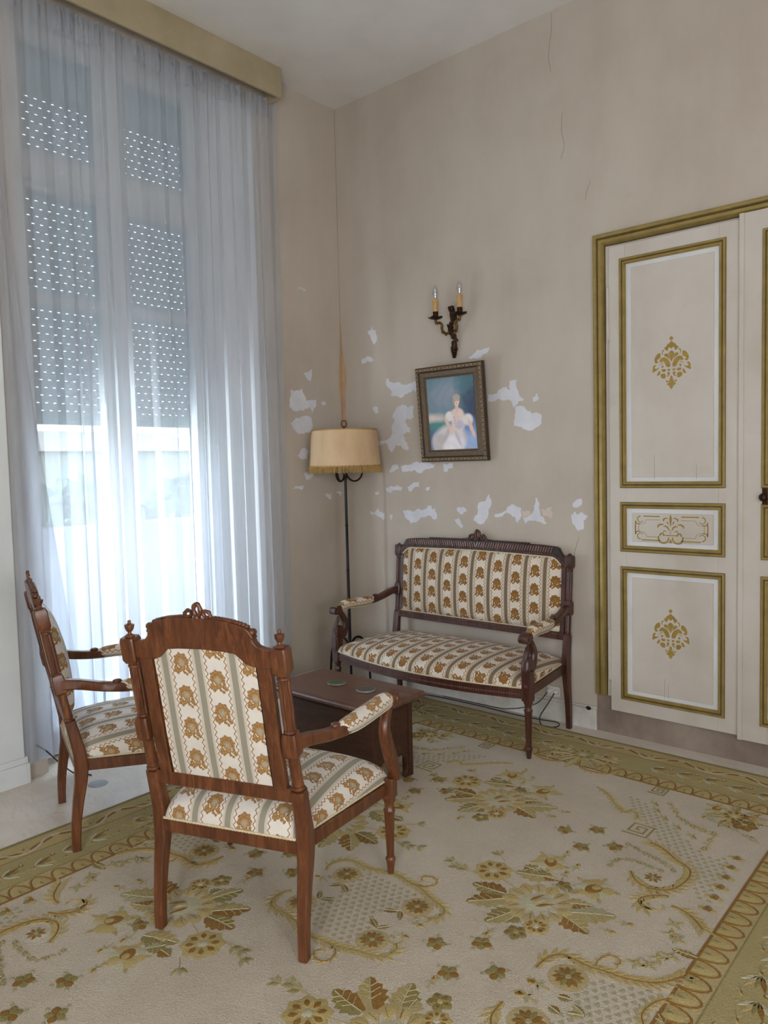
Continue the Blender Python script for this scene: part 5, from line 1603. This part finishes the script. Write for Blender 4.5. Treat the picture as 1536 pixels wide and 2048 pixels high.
    def rose(self, p, r, ang):
        for k in range(8):
            a_ = ang + 2 * PI * k / 8
            self.petal(p, a_, r, r * .85, GO if k % 3 else PA, 1 + k % 2, pw=1.4)
        self.disc((p[0] - .12 * r * math.cos(ang), p[1] - .12 * r * math.sin(ang)), r * .56, BR, 4, 10, .8, ang)
        self.disc((p[0] + .10 * r * math.cos(ang), p[1] + .10 * r * math.sin(ang)), r * .38, GO, 5, 9, .7, ang)
        self.stem([(p[0] + .3 * r * math.cos(ang + t), p[1] + .3 * r * math.sin(ang + t)) for t in (-1.4, -.5, .5, 1.4)], r * .1, BR, 7)
        for k in range(5):
            a_ = ang + .5 + 1.25 * k
            self.petal((p[0] + .85 * r * math.cos(a_), p[1] + .85 * r * math.sin(a_)), a_, r * .5, r * .24, SA, 0)
    def bud(self, p, ang, r):
        self.petal(p, ang, r * 2, r * 1.3, GO, 2); self.petal((p[0] + .2 * r * math.cos(ang), p[1] + .2 * r * math.sin(ang)), ang + .25, r * 1.5, r * .55, BR, 4)
        for s in (-1, 1): self.petal(p, ang + s * 2.2, r * 1.4, r * .5, GR, 1)
        self.stem([p, (p[0] - 2.2 * r * math.cos(ang), p[1] - 2.2 * r * math.sin(ang))], r * .16, SA, 1)
    def peony(self, p, r, ang):
        for k in range(13):
            a_ = ang + 2 * PI * k / 13
            q = (p[0] + .42 * r * math.cos(a_), p[1] + .42 * r * math.sin(a_))
            self.petal(q, a_, r * .62, r * .42, GO if k % 2 else TA, 1 + k % 2, pw=1.5)
            self.stem([(q[0] + .15 * r * math.cos(a_), q[1] + .15 * r * math.sin(a_)), (q[0] + .45 * r * math.cos(a_ + .1), q[1] + .45 * r * math.sin(a_ + .1))], r * .07, BR if k % 3 == 0 else OL, 4)
        self.disc(p, r * .52, PA, 3, 12, .82, ang)
        self.disc((p[0] + .1 * r * math.cos(ang), p[1] + .1 * r * math.sin(ang)), r * .36, TA, 4, 10, .7, ang)
        for k in (-1, 0, 1):
            o_ = (-math.sin(ang) * k * .14 * r, math.cos(ang) * k * .14 * r)
            self.petal((p[0] - .2 * r * math.cos(ang) + o_[0], p[1] - .2 * r * math.sin(ang) + o_[1]), ang + .2 * k, r * .6, r * .13, BR if k else PA, 6)
    def sprig(self, p, rot=0.0, s=1.0):
        for k in range(5):
            a_ = rot + 2 * PI * k / 5
            self.petal(p, a_, .034 * s, .026 * s, BR if k in (0, 2) else OL, 2, 8, 1.4)
        for k in range(4):
            a_ = rot + .6 + 2 * PI * k / 4
            self.disc((p[0] + .040 * s * math.cos(a_), p[1] + .040 * s * math.sin(a_)), .0075 * s, GR, 1, 7)
    def frond(self, pts, w, c=GO, c2=BR, both=True, step=.030, side=1):
        """leafy scroll: stem with short curved leaves along it"""
        P = catmull([(a_, b_, 0) for a_, b_ in pts], 6)
        self.stem([(q.x, q.y) for q in P], w * .42, c, 1, False); self.stem([(q.x, q.y) for q in P], w * .12, c2, 4, False)
        d = 0
        for i in range(1, len(P) - 1):
            d += (P[i] - P[i - 1]).length
            if d > step:
                d = 0
                t = (P[i + 1] - P[i - 1]); a_ = math.atan2(t.y, t.x)
                for s in ((1, -1) if both else (side,)):
                    self.petal((P[i].x, P[i].y), a_ + s * .62, w * 1.05, w * .34, c if s > 0 else TA, 0, 7)
    def done(self, name):
        return self.m.build(name, CK, cp, smooth=40)

def pp(s): return [(x, y + .018) for x, y in parse(s)]
def inside(x, y, poly):
    r = False; n = len(poly)
    for i in range(n):
        (x0, y0), (x1, y1) = poly[i], poly[i - 1]
        if (y0 > y) != (y1 > y) and x < (x1 - x0) * (y - y0) / (y1 - y0) + x0: r = not r
    return r
def bouquet(T):
    M = Motif(); q = [T(p) for p in pp(BQ)]; l = [T(p) for p in pp(BQ_LEAF)]
    ang = math.atan2(q[3][1] - q[0][1], q[3][0] - q[0][0])
    pal = [(OL, BR), (SA, BR), (SA, OL), (SA, BR), (GR, SA), (SA, BR), (OL, SA), (SA, OL), (OL, GR)]
    prs = [(0, 1), (2, 3), (4, 5), (6, 7), (8, 9), (10, 11), (12, 13), (14, 15), (16, 17)]
    for k, (a_, b_) in enumerate(prs):
        c_, d_ = pal[k]
        A_, B_ = l[a_], l[b_]
        mid = q[0]
        # leaves point away from the peony
        if math.dist(A_, mid) > math.dist(B_, mid): A_, B_ = B_, A_
        v = Vector((B_[0] - A_[0], B_[1] - A_[1]))
        M.leaf(A_, (A_[0] + v.x * 1.15, A_[1] + v.y * 1.15), max(.07, v.length * .8), c_, d_, 0, 5)
    M.peony(q[0], .120, ang)
    M.rosette(q[1], .075, 8); M.rose(q[2], .062, ang + 1); M.rose(q[3], .068, ang)
    M.rosette(q[4], .045, 9, GO, BR, FI); M.rosette(q[5], .040, 5, OL, BR, GO)
    M.leaf(q[6], (q[6][0] + .05, q[6][1]), .05, OL, BR); M.leaf(q[7], (q[7][0] + .06, q[7][1] + .01), .04, GO, BR); M.sprig(q[8], 0, .9)
    M.stem([q[0], q[1], l[14]], .004, SA, 0); M.stem([q[0], q[8], q[3]], .004, SA, 0)
    for k, b in enumerate(pp(BQ_BUD)):
        b = T(b); a_ = math.atan2(b[1] - q[0][1], b[0] - q[0][0]); M.bud(b, a_, .015)
    for k, b in enumerate(pp(BQ_SPR)):
        b = T(b); a_ = math.atan2(b[1] - q[0][1], b[0] - q[0][0])
        for s in (-.7, 0, .7): M.petal(b, a_ + s, .040, .016, (SA, GR, OL)[int(s * 1.5 + 1)], 1)
        M.stem([b, (b[0] - .05 * math.cos(a_), b[1] - .05 * math.sin(a_))], .003, SA, 1)
    M.done('bouquet')
def trellis(T, poly, name='trellis_ground', sp=.030):
    M = Motif()
    xs = [p[0] for p in poly]; ys = [p[1] for p in poly]
    j = 0; y = min(ys)
    while y < max(ys):
        x = min(xs) + (sp / 2 if j % 2 else 0)
        while x < max(xs):
            if inside(x, y, poly):
                for k in range(3):
                    a_ = PI / 2 + 2 * PI * k / 3
                    p = T((x + .0045 * math.cos(a_), y + .0045 * math.sin(a_)))
                    z = ZT + .0012; r = .0062
                    M.m.add([(p[0] + r * math.cos(t), p[1] + r * math.sin(t), z - .0008) for t in np.linspace(0, 2 * PI, 6)[:-1]] + [(p[0], p[1], z + .0008)], [(i, (i + 1) % 5, 5) for i in range(5)], GR)
            x += sp
        y += sp * .8; j += 1
    o = M.done(name); o['kind'] = 'stuff'
def meander(M, p, s, T):
    sp = [(-1, -1), (1, -1), (1, 1), (-.7, 1), (-.7, -.5), (.55, -.5), (.55, .55), (-.2, .55), (-.2, 0), (.15, 0)]
    M.stem([T((p[0] + a_ * s, p[1] + b_ * s)) for a_, b_ in sp], .011, OL, 1, False)
def garland(M, pts, T, c=GO, r=.016):
    P = catmull([(a_, b_, 0) for a_, b_ in pts], 3)
    M.stem([T((q.x, q.y)) for q in P], .003, SA, 0, False)
    for i, q in enumerate(P):
        p = T((q.x, q.y))
        if i % 3 == 0: M.rosette(p, r, 5, c, BR if i % 2 else OL, PA, i)
        else:
            for s in (-1, 1): M.petal(p, i * .9 + s * 1.2, r * 1.3, r * .6, GR if s > 0 else SA, 1, 6)

quads = [(1, 1), (-1, 1), (1, -1), (-1, -1)]
for sx, sy in quads:
    T = lambda p, sx=sx, sy=sy: (p[0] * sx, p[1] * sy)
    bouquet(T)
    M = Motif()
    M.frond([T(p) for p in pp(S1)], .052, side=sx * sy, both=True, step=.022)
    M.done('scroll'); M = Motif(); M.frond([T(p) for p in pp(S2)], .050, step=.018); M.stem([T(p) for p in pp(S2b)], .009, GO, 2)
    M.done('scroll'); M = Motif(); M.frond([T(p) for p in pp(S3)], .050, step=.020); M.done('scroll'); M = Motif(); M.frond([T(p) for p in pp(SCV)], .034, GO, OL, step=.02)
    M.done('scroll')
    M = Motif()
    M.daisy(T(pp(ROS)[0]), .036, 8, BR, FI); M.done('daisy'); M = Motif()
    for p in pp(TREF):
        p = T(p)
        for k in range(3): M.petal(p, PI / 2 * sy + (k - 1) * 1.2, .034, .026, GO if k != 1 else OL, 2, 7, 1.4); M.petal(p, PI / 2 * sy + (k - 1) * 1.2, .02, .010, BR, 4, 6)
    M.done('trefoil_row')['kind'] = 'stuff'; M = Motif()
    for p in pp(BUDS): M.bud(T(p), -.8 * sy if sx > 0 else PI + .8 * sy, .017)
    M.done('bud_row')['kind'] = 'stuff'
    for gp, gc, gr in ((GARL, GO, .016), (GAR2, GR, .013), (GAR3, GR, .012)):
        M = Motif(); garland(M, pp(gp), T, gc, gr); M.done('garland')
    for kp, ks in ((KEY, .048), (KEY2, .035)):
        M = Motif(); meander(M, pp(kp)[0], ks, T); M.done('meander_key')
    M = Motif(); cc = pp(CORN)
    M.rosette(T(cc[0]), .062, 8, GO, BR); M.rose(T(cc[1]), .05, 0); M.rosette(T(cc[2]), .055, 6, BR, OL, GO); M.rose(T(cc[3]), .045, 1)
    for k in (4, 5, 6):
        M.bud(T(cc[k]), k, .016); M.leaf(T(cc[k]), T((cc[k][0] + .05, cc[k][1] - .03)), .025, SA, GR)
    for k in range(7):
        a_ = k * .9; b = T(cc[0]); M.leaf((b[0] + .05 * math.cos(a_), b[1] + .05 * math.sin(a_)), (b[0] + .13 * math.cos(a_), b[1] + .13 * math.sin(a_)), .04, SA, BR if k % 2 else OL, 0)
    M.done('corner_spray')
    trellis(T, pp(TREL))
    # fronds by the side borders
    M = Motif()
    M.frond([T(p) for p in pp(F1)], .050, step=.020); M.done('scroll'); M = Motif(); M.frond([T(p) for p in pp(F1c)], .022, step=.02)
    M.done('scroll')
    M = Motif()
    M.daisy(T(pp(F_R)[0]), .050)
    for p in pp(F_BD): M.bud(T(p), PI if sx > 0 else 0, .018)
    M.done('daisy'); M = Motif(); M.leaf(T(pp(F_BR)[0]), T((.775, .035)), .030, BR, OL); M.leaf(T(pp(F_BR)[2]), T((.83, 0.0)), .026, OL, SA)
    M.done('leaf_pair'); M = Motif()
    for k, p in enumerate(pp(F_G)):
        p = T(p); M.rosette(p, .014, 5, GO, OL, PA)
        for s in range(4): M.petal((p[0], p[1]), s * 1.6 + k, .036, .014, GR if s % 2 else SA, 0, 7)
    l_ = pp(F_L); M.leaf(T(l_[1]), T(l_[0]), .035, BR, OL)
    M.done('flower_spray')
    # central medallion quarter
    M = Motif()
    if sx > 0:
        M.frond([T(p) for p in pp(M1)], .040, step=.020, c2=OL); M.frond([T(p) for p in pp(M1c)], .020, step=.02)
    if sx > 0: M.done('scroll')
    M = Motif(); M.daisy(T((.164, .114)), .046)
    M.bud(T((.222, .038)), 0 if sx > 0 else PI, .016)
    M.leaf(T((.085, .030)), T((.135, .058)), .024, OL, BR); M.leaf(T((.135, .058)), T((.165, .020)), .022, BR, OL)
    M.petal(T((.19, .055)), .5 * sy if sx > 0 else PI - .5 * sy, .03, .016, GR, 1)
    M.done('medallion_spray')
    # small sprigs
    for dx, dy in ((.299, .907), (.401, .987), (.513, .902), (.412, .823)):
        M = Motif(); M.sprig(T((dx, dy)), dx * 9); M.done('sprig')
trellis(lambda p: p, [(-.11, .17), (.11, .17), (.13, .06), (.09, 0), (.13, -.06), (.11, -.17), (-.11, -.17), (-.13, -.06), (-.09, 0), (-.13, .06)])
for s in (-1, 1):
    trellis(lambda p: (p[0] * s, p[1]), [(.78, .15), (.90, .20), (.965, .25), (.965, -.25), (.90, -.20), (.78, -.15), (.76, -.05), (.80, 0), (.76, .05)])
    for dx, dy in ((.548, 0), (.44, .088), (.44, -.088), (.330, 0)):
        M = Motif(); M.sprig((dx * s, dy), dx * 9); M.done('sprig')
    bouquet(lambda p: ((p[0] - .468 - .055) * s, (p[1] - .387 + .975) * s))

# border ornament
def side_frames():
    # (origin at side middle on the outer edge, along, inward, half length)
    return [((0, HY), (1, 0), (0, -1), HX), ((0, -HY), (-1, 0), (0, 1), HX), ((HX, 0), (0, -1), (-1, 0), HY), ((-HX, 0), (0, 1), (1, 0), HY)]
rb = random.Random(21)
for (o_, al, iw, hl) in side_frames():
    Q = lambda a_, d: (o_[0] + al[0] * a_ + iw[0] * d, o_[1] + al[1] * a_ + iw[1] * d)
    base_ang = math.atan2(iw[1], iw[0])
    # guard: waving brown ribbon with small rosettes
    M = Motif()
    n = int(hl / .14)
    for k in range(-n, n):
        a0 = k * .14; up = 1 if k % 2 else -1
        M.stem([Q(a0 + .018, .085 - up * .022), Q(a0 + .05, .085 - up * .004), Q(a0 + .09, .085 + up * .010), Q(a0 + .125, .085 + up * .022)], .036, BR, 0)
        M.stem([Q(a0, .085 - up * .034), Q(a0 + .04, .085 - up * .022), Q(a0 + .07, .085), Q(a0 + .10, .085 + up * .024), Q(a0 + .14, .085 + up * .034)], .014, FI, 2)
        if k % 2 == 0: M.rosette(Q(a0, .085), .028, 6, TA, GO, OL)
    M.done('guard_ornament')['kind'] = 'stuff'
    # scallops: brown arches on the inner band
    M = Motif()
    n = int((hl - .41) / .078)
    for k in range(-n, n + 1):
        a0 = k * .078
        if abs(a0) < .10: continue
        pts = [Q(a0 + .036 * math.cos(t), .402 - .074 * math.sin(t)) for t in np.linspace(0, PI, 9)]
        M.poly([Q(a0 + .030 * math.cos(t), .402 - .066 * math.sin(t)) for t in np.linspace(0, PI, 9)], GO, 0)
        M.stem(pts, .0085, BR, 2, False)
        M.petal(Q(a0, .402), base_ang + PI, .034, .012, OL, 3, 6)
        M.petal(Q(a0, .402), base_ang + PI + .6, .022, .008, SA, 3, 6); M.petal(Q(a0, .402), base_ang + PI - .6, .022, .008, SA, 3, 6)
    M.done('scallop_row')['kind'] = 'stuff'
    # main band: scattered sprays, rings and buds
    M = Motif()
    a0 = -hl + .30
    while a0 < hl - .25:
        if abs(a0) > .24:
            d = .225 + rb.uniform(-.02, .02)
            for s in range(5): M.petal(Q(a0, d), base_ang + PI / 2 + (s - 2) * .36, .070 + .014 * (s % 2), .019, (PA, TA, OL, BR, PA)[s], 1, 7)
            M.disc(Q(a0 + .085, d - .035), .011, BR, 1); M.disc(Q(a0 + .085, d - .035), .006, PA, 4)
            M.bud(Q(a0 + .10, d + .030), base_ang + 1.9, .014)
        a0 += .118
    M.done('band_sprays')['kind'] = 'stuff'
    # medallion at the middle of each side and at the corners
    M = Motif()
    for k in range(11):
        a_ = base_ang - 1.9 + .38 * k
        b = Q(0, .27)
        M.leaf((b[0] + .05 * math.cos(a_), b[1] + .05 * math.sin(a_)), (b[0] + (.17 + .03 * (k % 2)) * math.cos(a_), b[1] + (.17 + .03 * (k % 2)) * math.sin(a_)), .05, (SA, OL, GO)[k % 3], (BR, GR, TA)[k % 3], 2)
    M.rosette(Q(0, .27), .085, 9, GO, OL, PA); M.rose(Q(.12, .23), .05, 0); M.rose(Q(-.12, .23), .05, 1)
    M.stem([Q(-.20, .20), Q(-.12, .31), Q(0, .36), Q(.12, .31), Q(.20, .20)], .016, GO, 3)
    for s in (-1, 1): M.frond([Q(s * .04, .40), Q(s * .10, .44), Q(s * .17, .43), Q(s * .21, .40)], .035, step=.02)
    M.done('border_medallion')
for sx, sy in quads:
    M = Motif(); b = (sx * (HX - .23), sy * (HY - .23))
    for k in range(12):
        a_ = 2 * PI * k / 12
        M.leaf((b[0] + .05 * math.cos(a_), b[1] + .05 * math.sin(a_)), (b[0] + .15 * math.cos(a_), b[1] + .15 * math.sin(a_)), .05, (SA, OL, GO)[k % 3], (BR, GR, TA)[k % 3], 2)
    M.rosette(b, .08, 8, GO, BR, PA)
    M.done('corner_rosette')
